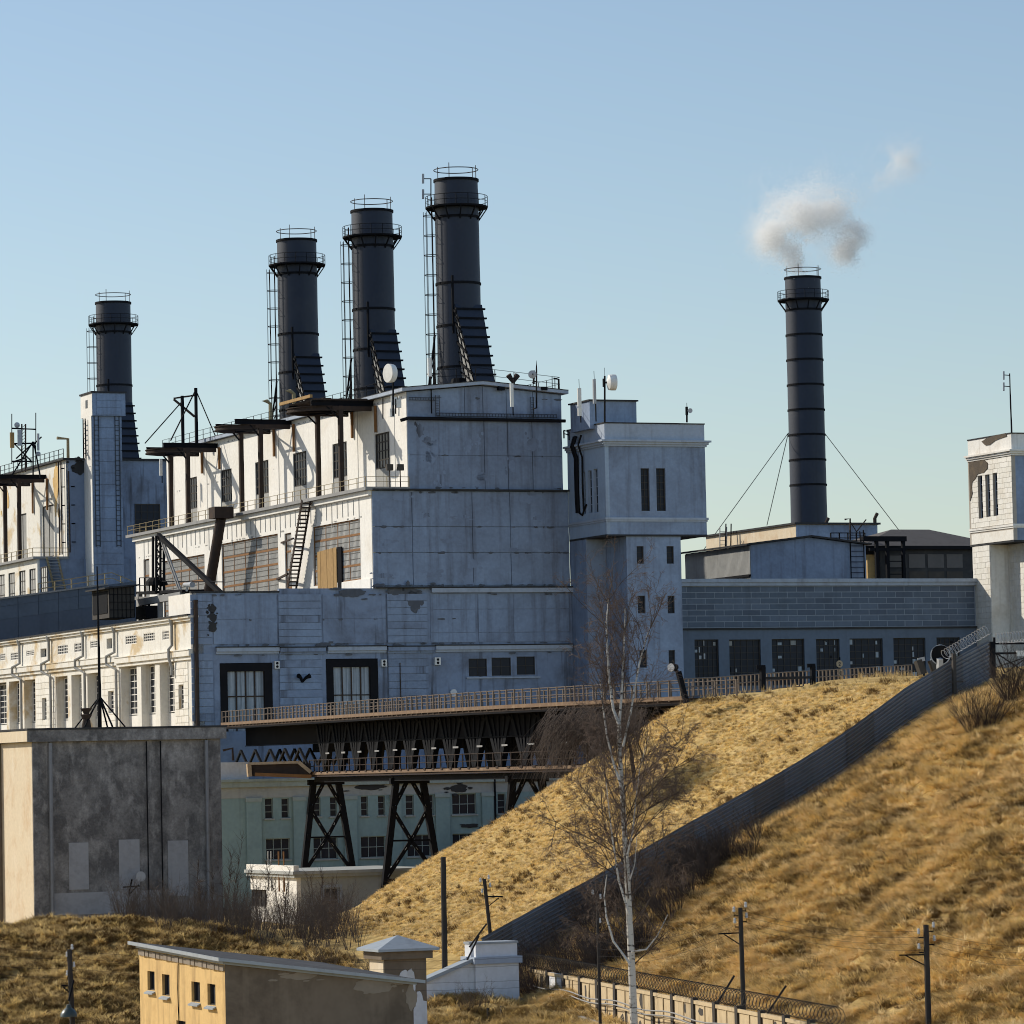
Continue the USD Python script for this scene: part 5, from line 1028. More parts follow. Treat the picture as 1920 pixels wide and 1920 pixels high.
# ================================================================== GREY CONCRETE BUILDING AT THE LEFT
q0 = at(62, 1500, 302); vK, uK = q0 @ V, q0 @ U; PK, SK = PL('F', vK), PL('S', uK)
uK1 = fr(415, 1500, vK)[0]; zK = fr(240, 1388, vK)[2]
K_ = Thing('grey_building', 'blind grey concrete building with dirty mottled front and cream sunlit side', 'building', W(uK, vK, -13))
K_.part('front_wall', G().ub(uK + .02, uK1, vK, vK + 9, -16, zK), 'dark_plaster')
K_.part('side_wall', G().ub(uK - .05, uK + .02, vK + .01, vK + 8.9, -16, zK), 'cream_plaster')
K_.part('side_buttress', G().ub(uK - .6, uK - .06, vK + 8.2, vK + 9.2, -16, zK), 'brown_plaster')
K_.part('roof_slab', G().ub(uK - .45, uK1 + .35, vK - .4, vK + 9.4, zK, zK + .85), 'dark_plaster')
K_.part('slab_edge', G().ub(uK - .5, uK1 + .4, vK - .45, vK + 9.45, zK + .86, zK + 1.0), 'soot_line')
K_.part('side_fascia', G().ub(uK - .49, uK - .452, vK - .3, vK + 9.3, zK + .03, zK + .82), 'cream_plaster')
pr = [(62, 92), (96, 275), (279, 301), (304, 385), (390, 414)]
for x0, x1 in (pr[0], pr[4]): a, b = fr(x0, 1550, vK)[0], fr(x1, 1550, vK)[0]; K_.part('corner_strip', G().pb(PK, a, b, -16, zK, 0, .12), 'dark_plaster')
for x, r, m in ((94, .16, 'corrugated'), (387, .15, 'corrugated'), (275.5, .05, 'soot'), (302, .05, 'soot')):
    u_ = fr(x, 1550, vK)[0]; K_.part('downpipe' if r > .1 else 'cable', G().tube([W(u_, vK - r - .13, zK - .1), W(u_, vK - r - .13, -10.7)] + ([W(u_ + .25, vK - .45, -11.0)] if r > .1 else []), r, 8), m)
for q in ((129, 1580, 166, 1668), (223, 1574, 262, 1672), (315, 1576, 353, 1680)): K_.part('blocked_window', G().pb(PK, *rF(vK, *q), 0, .045), 'patch_plaster', label='pale plastered-up window in the grey front')
for q in ((131, 1416, 165, 1463), (225, 1415, 260, 1462), (315, 1414, 350, 1463)):
    r = rF(vK, *q); K_.part('blocked_window', G().pb(PK, *r, 0, .02), 'dark_plaster')
K_.part('plaster_band', G().pb(PK, fr(98, 1700, vK)[0], fr(300, 1700, vK)[0], fr(200, 1713, vK)[2], fr(200, 1672, vK)[2], 0, .025), 'patch_plaster')
c_ = fr(255, 1643, vK); lm = K_.part('wall_lamp', G().tube([PK.w(c_[0], c_[2], .9), PK.w(c_[0], c_[2], 1.15)], [.33, .38], 16), 'antenna_grey')
K_.part('lamp_bracket', G().bar(PK.w(c_[0] - 1.3, c_[2] - .75, .9), PK.w(c_[0], c_[2] - .7, .9), .1).bar(PK.w(c_[0] - .6, c_[2] - .2, .9), PK.w(c_[0] - .6, c_[2] - 1.3, .1), .09).bar(PK.w(c_[0] - .1, c_[2] - .6, .9), PK.w(c_[0] - .55, c_[2] - 1.3, .1), .06), 'black_steel')
zr_ = zK + 1.0
ms = Thing('roof_mast', 'tall thin black mast on splayed legs on the grey concrete roof', 'mast', at(187, 1360, 305), 0)
b0 = at(187, 1362, 305); b0[2] = zr_; t0 = at(182, 1062, 305); m0 = at(187, 1306, 305)
ms.part('pole', G().tube([b0, m0, t0], [.16, .12, .05], 7), 'black_steel')
for dx, dy in ((-1.8, -.3), (-1.0, -1.6), (1.1, -1.5), (1.9, -.2), (.4, 1.8)): ms.part('leg', G().bar(np.array([b0[0] + dx, b0[1] + dy, zr_]), m0, .10), 'black_steel')
sr = Thing('roof_siren', 'rusty mushroom-shaped siren on the grey concrete roof left of the mast', 'siren', at(162, 1360, 304), 0)
b0 = at(162, 1360, 304); b0[2] = zr_; sr.part('horn', G().lathe(b0, [(.35, 0), (.3, .5), (.25, .6), (.45, .95), (.2, 1.0), (.25, 1.15), (.42, 1.35), (.44, 1.42), (0, 1.45)], 14), 'dark_rust', smooth=40)
g = G()
# ================================================================== GROUND
TP = np.array([
 # bank crest and plateau
 (1282, 1318, 272), (1310, 1312, 273), (1400, 1309, 268), (1500, 1303, 263), (1600, 1296, 258), (1690, 1290, 252), (1780, 1280, 248), (1855, 1279, 241), (1930, 1276, 240),
 (1300, 1311, 282), (1400, 1301, 300), (1480, 1294, 318), (1560, 1287, 338), (1640, 1281, 358), (1700, 1276, 380), (1860, 1278, 300), (2000, 1272, 320), (1560, 1298, 290), (1700, 1289, 290), (1500, 1303, 285), (1600, 1297, 272), (1600, 1295, 300), (1700, 1290, 272), (1780, 1286, 265), (1780, 1286, 290), (1850, 1284, 265), (1400, 1309, 285), (1400, 1311, 272),
 # under the corrugated fence
 (905, 1847, 224), (1000, 1793, 226), (1100, 1739, 228), (1200, 1682, 230), (1300, 1616, 232), (1400, 1562, 234), (1500, 1507, 236), (1600, 1440, 237), (1700, 1366, 238), (1780, 1318, 239),
 # bank silhouette and behind it
 (1240, 1345, 273), (1180, 1388, 274), (1120, 1428, 275), (1050, 1465, 276), (980, 1512, 277), (900, 1558, 277), (830, 1598, 276), (760, 1640, 275), (700, 1680, 274), (640, 1725, 272), (600, 1750, 270),
 # bank face
 (1300, 1400, 262), (1200, 1470, 262), (1100, 1530, 262), (1000, 1590, 262), (900, 1650, 261), (800, 1700, 261), (720, 1740, 260), (1200, 1570, 245), (1100, 1630, 245), (1000, 1680, 245), (900, 1740, 243), (820, 1765, 245), (1400, 1450, 250), (1550, 1380, 247), (1320, 1520, 248),
 # right slope in front of the fence
 (1920, 1300, 228), (1920, 1400, 216), (1920, 1550, 201), (1920, 1750, 184), (1920, 1930, 172), (2050, 1250, 225), (2050, 1500, 200), (2050, 1920, 168),
 (1750, 1370, 230), (1750, 1500, 215), (1750, 1700, 196), (1750, 1930, 178), (1600, 1480, 228), (1600, 1600, 215), (1600, 1760, 199), (1600, 1925, 184),
 (1450, 1580, 227), (1450, 1700, 213), (1450, 1850, 198), (1450, 1930, 190), (1300, 1670, 225), (1300, 1770, 214), (1300, 1860, 204), (1150, 1748, 222), (1150, 1830, 212), (1000, 1822, 221), (950, 1846, 222),
 (1150, 1900, 206), (1000, 1900, 218), (900, 1880, 212), (850, 1866, 214), (800, 1850, 222), (870, 1852, 223),
 # left mound
 (-60, 1738, 262), (0, 1740, 258), (60, 1738, 256), (140, 1732, 256), (250, 1734, 256), (330, 1744, 255), (420, 1768, 252), (480, 1788, 248), (540, 1815, 243), (600, 1830, 240),
 (0, 1800, 243), (140, 1800, 242), (250, 1800, 241), (0, 1860, 230), (140, 1860, 229), (250, 1870, 228), (0, 1930, 218), (140, 1930, 217), (300, 1930, 215), (400, 1850, 232), (480, 1870, 230)], float)
tp = [at(*q) for q in TP]
for x, y, z in [(-39, 330, -11.2), (-30, 327, -11.2), (-24, 322, -11.5), (-40, 302, -10.6), (-40, 285, -10.4), (-28, 285, -10.4), (-20, 300, -10.9), (-20, 285, -10.6), (-12, 300, -11.3), (-30, 345, -11.5), (-15, 330, -11.5), (-5, 330, -11), (5, 330, -9), (4, 312, -7), (-8, 310, -11.2), (-15, 280, -11.2),
                (13, 300, 4.3), (16, 330, 5.2), (-40, 400, -12), (-20, 380, -12), (0, 370, -9), (20, 360, 4.5), (30, 350, 6), (25, 395, 6.5), (45, 400, 8.2), (60, 400, 8.3), (40, 330, 6.3), (60, 320, 6.8), (60, 250, 5.5), (60, 200, -1),
                (0, 180, -13.5), (-20, 180, -14), (-30, 190, -14), (10, 180, -13), (-10, 200, -13.6), (-5, 150, -15), (20, 150, -13.5), (40, 150, -12), (-40, 150, -15), (60, 150, -9), (-70, 250, -11), (-70, 320, -11.5), (-70, 200, -14), (-70, 420, -12), (-70, 150, -15),
                (0, 120, -16), (40, 120, -15), (-40, 120, -16), (70, 450, 8), (0, 450, -2), (-70, 470, -12)]: tp.append(np.array([x, y, z]))
tp = np.array(tp)
rbf = RBFInterpolator(tp[:, :2], tp[:, 2], kernel='linear', smoothing=.12)
GX, GY = np.arange(-72, 72.01, .5), np.arange(118, 470.01, .6)
gx, gy = np.meshgrid(GX, GY, indexing='ij')
gz = rbf(np.stack([gx.ravel(), gy.ravel()], 1)).reshape(gx.shape)
q3 = np.stack([gx, gy, 0 * gx], -1)
rough = (meshkit.fbm(q3 * .16, 3, 3) - .5) * 1.1 + (meshkit.fbm(q3 * .5, 3, 8) - .5) * 1.0 + (meshkit.fbm(q3 * 1.1, 2, 21) - .5) * .55 * np.where((gy > 228) & (gx > -12), .3, 1)
near = np.clip((292 - gy) / 30, .12, 1) * np.where((gy > 228) & (gx > -12), np.clip((278 - gy) / 30, .12, .55), 1)
gz = gz + rough * near
from scipy.interpolate import RegularGridInterpolator
GZ = RegularGridInterpolator((GX, GY), gz, bounds_error=False, fill_value=-12)
def ground(x, y): return GZ(np.stack([np.asarray(x, float), np.asarray(y, float)], -1))
def drop(x, y): return np.array([x, y, float(ground(x, y))])
solo('ground', G().sheet(np.stack([gx, gy, gz], -1)), 'soil', 'sloping ground of dry straw-coloured grass', None, None, 'structure', smooth=True)
outer = G()
for x0, x1, y0, y1 in ((-4000, -72, 0, 7000), (72, 4000, 0, 7000), (-72, 72, 470, 7000), (-72, 72, 0, 118)):
    outer.add([[x0, y0, -12.5], [x1, y0, -12.5], [x1, y1, -12.5], [x0, y1, -12.5]], [(0, 1, 2), (0, 2, 3)])
solo('terrain', outer, 'far_land', 'flat land reaching out to the horizon', None, None, 'structure')
# ================================================================== CORRUGATED FENCE UP THE SLOPE
fb = np.array([at(*q) for q in ((905, 1845, 224.0), (1000, 1791, 226), (1130, 1721, 229), (1200, 1680, 230), (1300, 1622, 232), (1400, 1567, 234), (1500, 1509, 236), (1600, 1444, 237), (1700, 1370, 238), (1790, 1315, 239.5), (1856, 1280, 241))])
CF = Thing('corrugated_fence', 'long dark corrugated iron fence climbing the grassy bank', 'fence', fb[4], 0)
_, LF = lerp_path(fb, [0]); nS = 17
for i in range(nS):
    s = np.linspace(LF * i / nS - .06, LF * (i + 1) / nS + .06, 4); P, _ = lerp_path(fb, s); rows = []
    hh = np.linspace(0, 2.5, 81); nrm = np.array([.45, -.89, 0])
    for h in hh: rows.append(P + Z * h + nrm * (.075 * math.sin(h / 2.5 * 2 * math.pi * 11) + .05 * (i % 2)))
    CF.part('sheet', G().sheet(np.array(rows)), 'corrugated' if i % 3 else 'corrugated_worn', smooth=True)
for s in np.arange(1.5, LF, 4.3):
    p, _ = lerp_path(fb, [s]); p = p[0]; CF.part('post', G().bar(p + np.array([-.06, .12, -.5]), p + np.array([-.06, .12, 2.3]), .14), 'post_dark')
p = at(1790, 1312, 239); CF.part('front_post', G().bar(p - Z * .6, at(1788, 1225, 239), .2).bar(at(1780, 1279, 238.9), at(1806, 1278, 238.9), .08), 'post_dark')
def coil(T, a, b, R, turns, m='antenna_grey', r=.02, name='razor_coil', aux=None):
    n = turns * 10; t = np.linspace(0, 1, n + 1); a, b = np.asarray(a), np.asarray(b); d = (b - a) / np.linalg.norm(b - a); x = np.cross(d, Z); x /= np.linalg.norm(x); y = np.cross(x, d)
    P = a + (b - a) * t[:, None] + R * (np.cos(2 * math.pi * turns * t)[:, None] * x + np.sin(2 * math.pi * turns * t)[:, None] * y)
    T.part(name, G().tube(P, r, 3, cap=False), m)
coil(CF, at(1770, 1238, 239) + Z * .3, at(1852, 1190, 241) + Z * .3, .3, 16)
GT = Thing('yard_gate', 'wire-braced steel gate topped with razor coil at the far right', 'gate', at(1860, 1285, 242), 0)
gp = lambda x, y: at(x, y, 242 + (x - 1860) * .01)
GT.part('gate_post', G().bar(gp(1861, 1288), gp(1857, 1203), .32), 'black_steel'); GT.part('inner_post', G().bar(gp(1865, 1282), gp(1864, 1195), .12), 'black_steel')
GT.part('gate_rail', G().bar(gp(1863, 1207), gp(1960, 1206), .1).bar(gp(1866, 1225), gp(1960, 1224), .12).bar(gp(1864, 1278), gp(1960, 1278), .1).bar(gp(1882, 1269), gp(1960, 1270), .06), 'black_steel')
GT.part('brace', G().bar(gp(1868, 1226), gp(1884, 1262), .06).bar(gp(1870, 1226), gp(1945, 1275), .06).bar(gp(1866, 1252), gp(1930, 1230), .05).bar(gp(1885, 1262), gp(1940, 1222), .05).bar(gp(1866, 1268), gp(1874, 1280), .14), 'black_steel')
GT.part('name_plate', G().bar(gp(1906, 1225) - FWD * .1, gp(1935, 1225) - FWD * .1, .06, .32), 'antenna_white')
coil(GT, gp(1868, 1198), gp(1945, 1190), .32, 14)
a = at(1881, 1297, 238); st_ = solo('stump_post', G().tube([a, at(1882, 1264, 238)], .12, 7), 'dark_rust', 'short brown wooden post in the grass below the gate', 'post')
for x, y0, y1, Y, w, lab in ((1724, 1238, 1264, 300, .5, 'leaning dark rail switch lamp behind the fence'), (1748, 1238, 1262, 300, .4, 'short dark block left of the round searchlight')):
    a, b = at(x + 6, y1, Y), at(x - 3, y0, Y); t_ = Thing('track_marker', lab, 'marker', a, 0); t_.part('body', G().bar(a, b, w), 'post_dark'); t_.part('cap', G().bar(b, b + XR * .5 + Z * .1, w * .6), 'antenna_grey')
a = at(1763, 1228, 290); sl_ = Thing('searchlight', 'round black searchlight on a stand behind the corrugated fence', 'searchlight', at(1762, 1262, 290), 0)
sl_.part('drum', G().tube([a + np.array([0, .5, .1]), a + np.array([0, -.1, 0])], [.55, .7], 18), 'black_steel'); sl_.part('stand', G().bar(at(1762, 1265, 290), at(1762, 1235, 289.6), .35), 'antenna_grey'); sl_.part('rim', G().ring(a + np.array([0, -.12, 0]), .68, .05, 24, (XR, Z)), 'antenna_grey')
# ================================================================== FOREGROUND BUILDINGS
q0 = at(422, 1850, 170); vS, uS = q0 @ V, q0 @ U; PS_, SS = PL('F', vS), PL('S', uS)
vS1 = sd(262, 1840, uS)[1]; uS1 = fr(775, 1880, vS)[0]; z_fl, z_nl, z_fr = fr(422, 1808, vS)[2], sd(263, 1778, uS)[2], fr(775, 1846, vS)[2]
SH = Thing('yellow_shed', 'yellow plastered shed with a sloping felt roof in the left foreground', 'shed', W(uS, vS, -16))
yw = [rS(uS, *q) for q in ((276.5, 1821, 290, 1857), (304, 1827, 318, 1867), (359, 1841, 375, 1879), (389, 1845, 404, 1885), (331, 1914, 348, 1952))]
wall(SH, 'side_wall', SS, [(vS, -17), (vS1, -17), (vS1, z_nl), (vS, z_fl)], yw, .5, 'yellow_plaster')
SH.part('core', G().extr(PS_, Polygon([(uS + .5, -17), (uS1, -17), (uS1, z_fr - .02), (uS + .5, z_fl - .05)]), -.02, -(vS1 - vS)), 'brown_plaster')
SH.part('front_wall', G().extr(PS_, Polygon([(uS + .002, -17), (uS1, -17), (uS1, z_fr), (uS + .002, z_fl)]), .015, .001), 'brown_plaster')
for r in yw:
    window(SH, SS, r, 2, 1, depth=.22, pane='dark_glass', frame='post_dark', fw=.05, bw=.07)
    SH.part('window_sill', G().hexa([SS.w(a_, r[2] + zz - (.10 if d_ > 0 else 0), d_) for a_ in (r[0] - .06, r[1] + .06) for zz in (-.06, .0) for d_ in (-.05, .16)]), 'zinc')
dz = (z_fr - z_fl)
rr_ = G(); ov = .35
cz = lambda u, v: z_fl + (z_fr - z_fl) * (u - uS) / (uS1 - uS) + (z_nl - z_fl) * (v - vS) / (vS1 - vS)
for e0, e1, o, m, nm in ((.0, .16, .12, 'zinc', 'eaves_board'), (.165, .24, .38, 'roof_felt', 'roof')):
    SH.part(nm, G().hexa([W(u, v, cz(u, v) + e) for u in (uS - o, uS1 + o) for v in (vS - o, vS1 + o) for e in (e0, e1)]), m)
SH.part('roof_edge', G().hexa([W(u, v, cz(u, v) + e) for u in (uS - .40, uS - .30) for v in (vS - .4, vS1 + .4) for e in (.1, .25)]).hexa([W(u, v, cz(u, v) + e) for u in (uS - .4, uS1 + .4) for v in (vS - .42, vS - .36) for e in (.12, .25)]), 'zinc')
for k in range(22):
    v0, v1 = vS + (vS1 - vS) * (k + .06) / 22, vS + (vS1 - vS) * (k + .94) / 22
    zt0, zt1 = cz(uS, v0) - .02, cz(uS, v1) - .02
    SH.part('eaves_brick', G().hexa([SS.w(v_, z_ + e, d_) for v_, z_ in ((v0, zt0), (v1, zt1)) for e in (-.26, -.03) for d_ in (-.02, .07 + .02 * (k % 3))]), 'pale_brown')
SH.part('wall_cable', G().tube([SS.w(vS + (vS1 - vS) * .52, z_fl - .2, .04), SS.w(vS + (vS1 - vS) * .53, z_fl - 1.2, .04), SS.w(vS + (vS1 - vS) * .52, z_fl - 3.2, .04)], .025, 4), 'soot')
for x, y, w, h, s in ((700, 1848, .9, .35, 41), (560, 1830, .8, .15, 42), (770, 1870, .25, .5, 43)): c_ = fr(x, y, vS); SH.part('bare_patch', G().extr(PS_, blob(c_[0], c_[2], w, h, seed=s), .016, .025), 'pale_brown')
q0 = at(721, 1800, 196); vR, uR = q0 @ V, q0 @ U; uR1 = fr(799, 1800, vR)[0]
RP = Thing('gate_pillar', 'stout plastered pillar with a wide zinc hipped cap behind the yellow shed', 'pillar', W(uR, vR, -16))
zt_ = fr(760, 1776, vR)[2]
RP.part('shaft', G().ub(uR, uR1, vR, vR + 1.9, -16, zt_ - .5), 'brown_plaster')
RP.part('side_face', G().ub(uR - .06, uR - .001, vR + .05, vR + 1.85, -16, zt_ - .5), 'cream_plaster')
RP.part('plaster_patch', G().extr(PL('F', vR), blob((uR + uR1) / 2 - .05, zt_ - 2.2, .55, 1.5, seed=51), 0, .03), 'white_blue')
RP.part('plaster_patch', G().extr(PL('F', vR), Polygon([(uR1 - .9, -16), (uR1 - .02, -16), (uR1 - .02, zt_ - 2.6), (uR1 - .5, zt_ - 2.5), (uR1 - .8, zt_ - 3.2)]), 0, .035), 'white_blue')
RP.part('cap_block', G().ub(uR - .25, uR1 + .25, vR - .25, vR + 2.15, zt_ - .55, zt_ - .05), 'brown_plaster')
c = [W(u, v, zt_ - .05) for u, v in ((uR - .5, vR - .5), (uR1 + .5, vR - .5), (uR1 + .5, vR + 2.4), (uR - .5, vR + 2.4))]
RP.part('cap', G().add(c + [e - Z * .12 for e in c] + [W((uR + uR1) / 2, vR + .95, zt_ + .55)], [(0, 1, 8), (1, 2, 8), (2, 3, 8), (3, 0, 8), (0, 4, 5), (0, 5, 1), (1, 5, 6), (1, 6, 2), (2, 6, 7), (2, 7, 3), (3, 7, 4), (3, 4, 0), (4, 6, 5), (4, 7, 6)]), 'zinc')
q0 = at(887, 1830, 214); vG = q0 @ V; PG = PL('F', vG); f2 = lambda x, y: fr(x, y, vG)
GW = Thing('gate_wall', 'white plastered gate wall with sloping coping and a stepped end pillar', 'wall', W(f2(890, 1850)[0], vG, -15))
pts = [f2(*q) for q in ((798, 1842), (893, 1801), (893, 1880), (880, 1875), (850, 1866), (820, 1858), (798, 1852))]
GW.part('wing_wall', G().extr(PG, Polygon([(p[0], p[2]) for p in pts[:2]] + [(pts[1][0], -16), (pts[0][0], -16)]), 0, -.6), 'white_blue')
pts = [f2(*q) for q in ((796, 1843), (894, 1800), (894, 1793), (796, 1836))]
GW.part('coping', G().extr(PG, Polygon([(p[0], p[2]) for p in pts]), .15, -.75), 'zinc')
a, b = f2(889, 1850)[0], f2(970, 1850)[0]; z1, z2, z3 = f2(930, 1806)[2], f2(930, 1793)[2], f2(930, 1769)[2]
GW.part('pillar', G().ub(a, b, vG - .25, vG + 1.4, -16, z1), 'white_blue')
GW.part('pillar_ledge', G().ub(a - .12, b + .15, vG - .4, vG + 1.5, z1, z2), 'shade_painted_trim')
GW.part('pillar_top', G().ub(a + .05, b - .05, vG - .2, vG + 1.3, z2, z3), 'white_blue')
GW.part('pillar_cap', G().ub(a, b, vG - .25, vG + 1.35, z3, z3 + .1), 'zinc')
# ------------------------------------------------------------------ concrete panel fence
f0, f1 = at(972, 1810, 224), at(1340, 1884, 184); f1 = f1 * [1, 1, 0] + Z * f1[2]; f0[2] = f1[2] = (f0[2] + f1[2]) / 2
dF = (f1 - f0) * [1, 1, 0]; LFc = np.linalg.norm(dF); dF /= LFc; nF = np.array([-abs(dF[1]), dF[0] * np.sign(dF[1]) * -1, 0]); nF = np.array([dF[1], -dF[0], 0]); nF *= -np.sign(nF[0]) if nF[0] > 0 else 1
PF = Thing('panel_fence', 'tan concrete panel fence with dark posts running along the foot of the slope', 'fence', (f0 + f1) / 2 - Z * 2.3, 0)
npan = 16; Lp = 3.75; rng = random.Random(3)
for i in range(npan):
    a, b = f0 + dF * (Lp * i + .12), f0 + dF * (Lp * (i + 1) - .12); tilt = rng.uniform(-.05, .05) - .02 * i * 0
    g = G().hexa([p + nF * d - Z * z for p in (a, b) for d in (-.06, .04) for z in (-tilt, 2.3)])
    pn = PF.part('panel', g, 'panel_concrete' if i != 2 else 'white_blue')
    PF.part('panel_rim', G().bar(a + nF * .06 - Z * .08, b + nF * .06 - Z * .08, .1, .16).bar(a + nF * .06 - Z * 1.1, b + nF * .06 - Z * 1.1, .06, .08).bar((a + b) / 2 + nF * .06, (a + b) / 2 + nF * .06 - Z * 2.2, .08, .06), 'panel_concrete', pn)
    for k in range(2):
        cx = a + (b - a) * rng.uniform(.2, .8) - Z * rng.uniform(.4, 1.9); w, h = rng.uniform(.15, .5), rng.uniform(.1, .45)
        bl = np.array(blob(0, 0, w, h, 10, i * 7 + k).exterior.coords)[:-1]; vv = cx + nF * .046 + dF * bl[:, :1] + Z * bl[:, 1:2]
        PF.part('dark_stain', G().add(vv, [(0, j, j + 1) for j in range(1, len(vv) - 1)]), 'post_dark', pn)
for i in range(npan + 1): p = f0 + dF * Lp * i; PF.part('post', G().bar(p - Z * 3 + nF * .03, p + Z * .12 + nF * .03, .26), 'post_dark')
for h in (-.75, -.95): q_ = np.array([f0 + dF * Lp * s + nF * .5 + Z * (h + .08 * math.sin(s * 2.2)) for s in np.arange(0, npan, .5)]); PF.part('cable', G().tube(q_, .035, 4), 'grey_slab')
coil(PF, f0 + Z * .45, f0 + dF * Lp * npan + Z * .45, .38, 110, 'post_dark', .018)
for i, (x0, y0, x1, y1) in enumerate(((1344, 1883, 1377, 1829), (1436, 1904, 1474, 1848), (1648, 1920, 1676, 1874), (1796, 1920, 1816, 1890), (893, 1765, 876, 1800), (905, 1742, 880, 1776))):
    a, b = at(x0, y0, 190 + (20 if i > 3 else 0)), at(x1, y1, 190 + (20 if i > 3 else 0)); solo('leaning_stake', G().bar(a - (b - a) * .3, b, .09), 'pole_wood', ('slanting dark stake over the panel fence just left of the insulator pole', 'slanting dark stake over the panel fence right of the insulator pole', 'slanting stake at the bottom edge left of the right-hand pole', 'slanting stake at the bottom edge right of the right-hand pole', 'slanting stake behind the white gate pillar nearer the thick pole', 'slanting brown stake over the white gate pillar')[i], 'stake')
pp = Thing('old_pipe', 'grey pipe on stakes running in front of the panel fence', 'pipe', at(1000, 1890, 214), 0)
pp.part('pipe', G().tube([at(972, 1874, 216), at(1060, 1900, 208), at(1140, 1925, 200)], .13, 7), 'grey_slab')
for x, y in ((915, 1890), (940, 1886), (970, 1890), (1002, 1898), (1034, 1902), (1072, 1905), (1120, 1906), (1162, 1912)): a = at(x, y, 208); pp.part('stake', G().bar(a - Z * 1.6, a, .11), 'pole_wood')
# ------------------------------------------------------------------ poles and wires
def upole(name, label, x0, y0, x1, y1, Y, r, ins=(), arm=None, m='pole_wood', lamp=None, ext=1.5):
    a, b = at(x1, y1, Y), at(x0, y0, Y); d = (a - b) / np.linalg.norm(a - b)
    T = Thing(name, label, 'utility pole', a + d * ext, 0); T.part('pole', G().tube([a + d * ext, b], [r * 1.15, r], 9), m)
    for dx, y, s in ins:
        xx = x0 + (x1 - x0) * (y - y0) / (y1 - y0); p = at(xx, y, Y); q = at(xx + dx, y, Y)
        T.part('insulator_arm', G().tube([p + Z * -.05, q + Z * -.05, q + Z * .12], .03, 4), 'black_steel')
        T.part('insulator', G().lathe(q + Z * .1, [(.0, 0), (.06, .02), (.07, .09), (.05, .12), (.06, .2), (.035, .25), (0, .26)], 10), 'insulator')
    if arm: T.part('stay_arm', G().bar(at(arm[0], arm[1], Y), at(arm[2], arm[3], Y), .06).bar(at(arm[4], arm[5], Y), at(arm[6], arm[7], Y), .05), 'black_steel')
    if lamp:
        p = at(lamp[0], lamp[1], Y - .6)
        T.part('lamp_shade', G().lathe(p, [(.38, -.2), (.37, -.06), (.27, .1), (.13, .2), (.1, .34), (0, .36)], 20), 'enamel_green', smooth=40)
        T.part('lamp_arm', G().tube([p + Z * .5, p + Z * 1.4 + np.array([.2, .3, 0]), at(131, 1862, Y)], .05, 5), 'black_steel')
    return T
upole('thick_pole', 'thick dark wooden pole with pointed top in front of the golden bank', 831, 1607, 834, 1815, 215, .14)
upole('leaning_pole', 'thin dark pole leaning left above the white gate pillar', 908, 1648, 921, 1768, 228, .1, ((-8, 1658, 1), (8, 1652, 1), (9, 1667, 1), (-7, 1678, 1)), (914, 1681, 943, 1681, 916, 1699, 936, 1683))
upole('insulator_pole', 'dark utility pole with four white insulators left of the right-hand one', 1388, 1702, 1395, 1925, 182, .1, ((10, 1706, 1), (-12, 1715, 1), (11, 1726, 1), (-11, 1736, 1)), (1347, 1751, 1389, 1749, 1358, 1752, 1389, 1772))
upole('insulator_pole', 'dark utility pole with four white insulators at the lower right corner', 1736, 1734, 1741, 1925, 178, .12, ((14, 1744, 1), (-14, 1756, 1), (15, 1769, 1), (-14, 1784, 1)), (1686, 1791, 1737, 1790, 1697, 1791, 1738, 1812))
upole('lamp_pole', 'dark utility pole with a shaded lamp at the lower left corner', 130, 1780, 136, 1925, 186, .11, ((5, 1785, 1), (-5, 1799, 1), (7, 1818, 1), (-6, 1834, 1)), (115, 1847, 131, 1849, 118, 1850, 131, 1862), lamp=(129, 1898))
upole('wire_pole', 'thin dark pole half hidden by the birch branches', 1119, 1660, 1124, 1860, 196, .07, ((6, 1690, 1), (-8, 1682, 1), (4, 1735, 1)))
def wire(p, q, sag, lab):
    t = np.linspace(0, 1, 14)[:, None]; P = p + (q - p) * t - Z * sag * 4 * t * (1 - t); solo('overhead_wire', G().tube(P, .007, 3, cap=False), 'pole_wood', lab, 'wire')
for i, (y0, y1, y2, w) in enumerate(((1783, 1690, 1707, 'topmost'), (1797, 1705, 1716, 'second from the top'), (1816, 1735, 1727, 'third from the top'), (1832, 1748, 1737, 'lowest'))):
    wire(at(131, y0, 186), at(1120, y1 + 95, 196), .5, f'{w} of four wires strung over the yellow shed from the lamp pole')
    wire(at(1390, y2, 182), at(1738, 1745 + 12 * i, 178), .35, f'{w} of four wires between the two insulator poles')
    wire(at(1738, 1745 + 12 * i, 178), at(1990, 1772 + 12 * i, 175), .3, f'{w} of four wires running off the right edge')
    wire(at(130, y0, 186), at(-60, y0 - 12, 184), .1, f'{w} of four wires running off the left edge')
    wire(at(1120, 1765 + 14 * i, 196), at(1390, y2 + 2, 182), .5, f'{w} of four wires between the birch and the insulator pole')
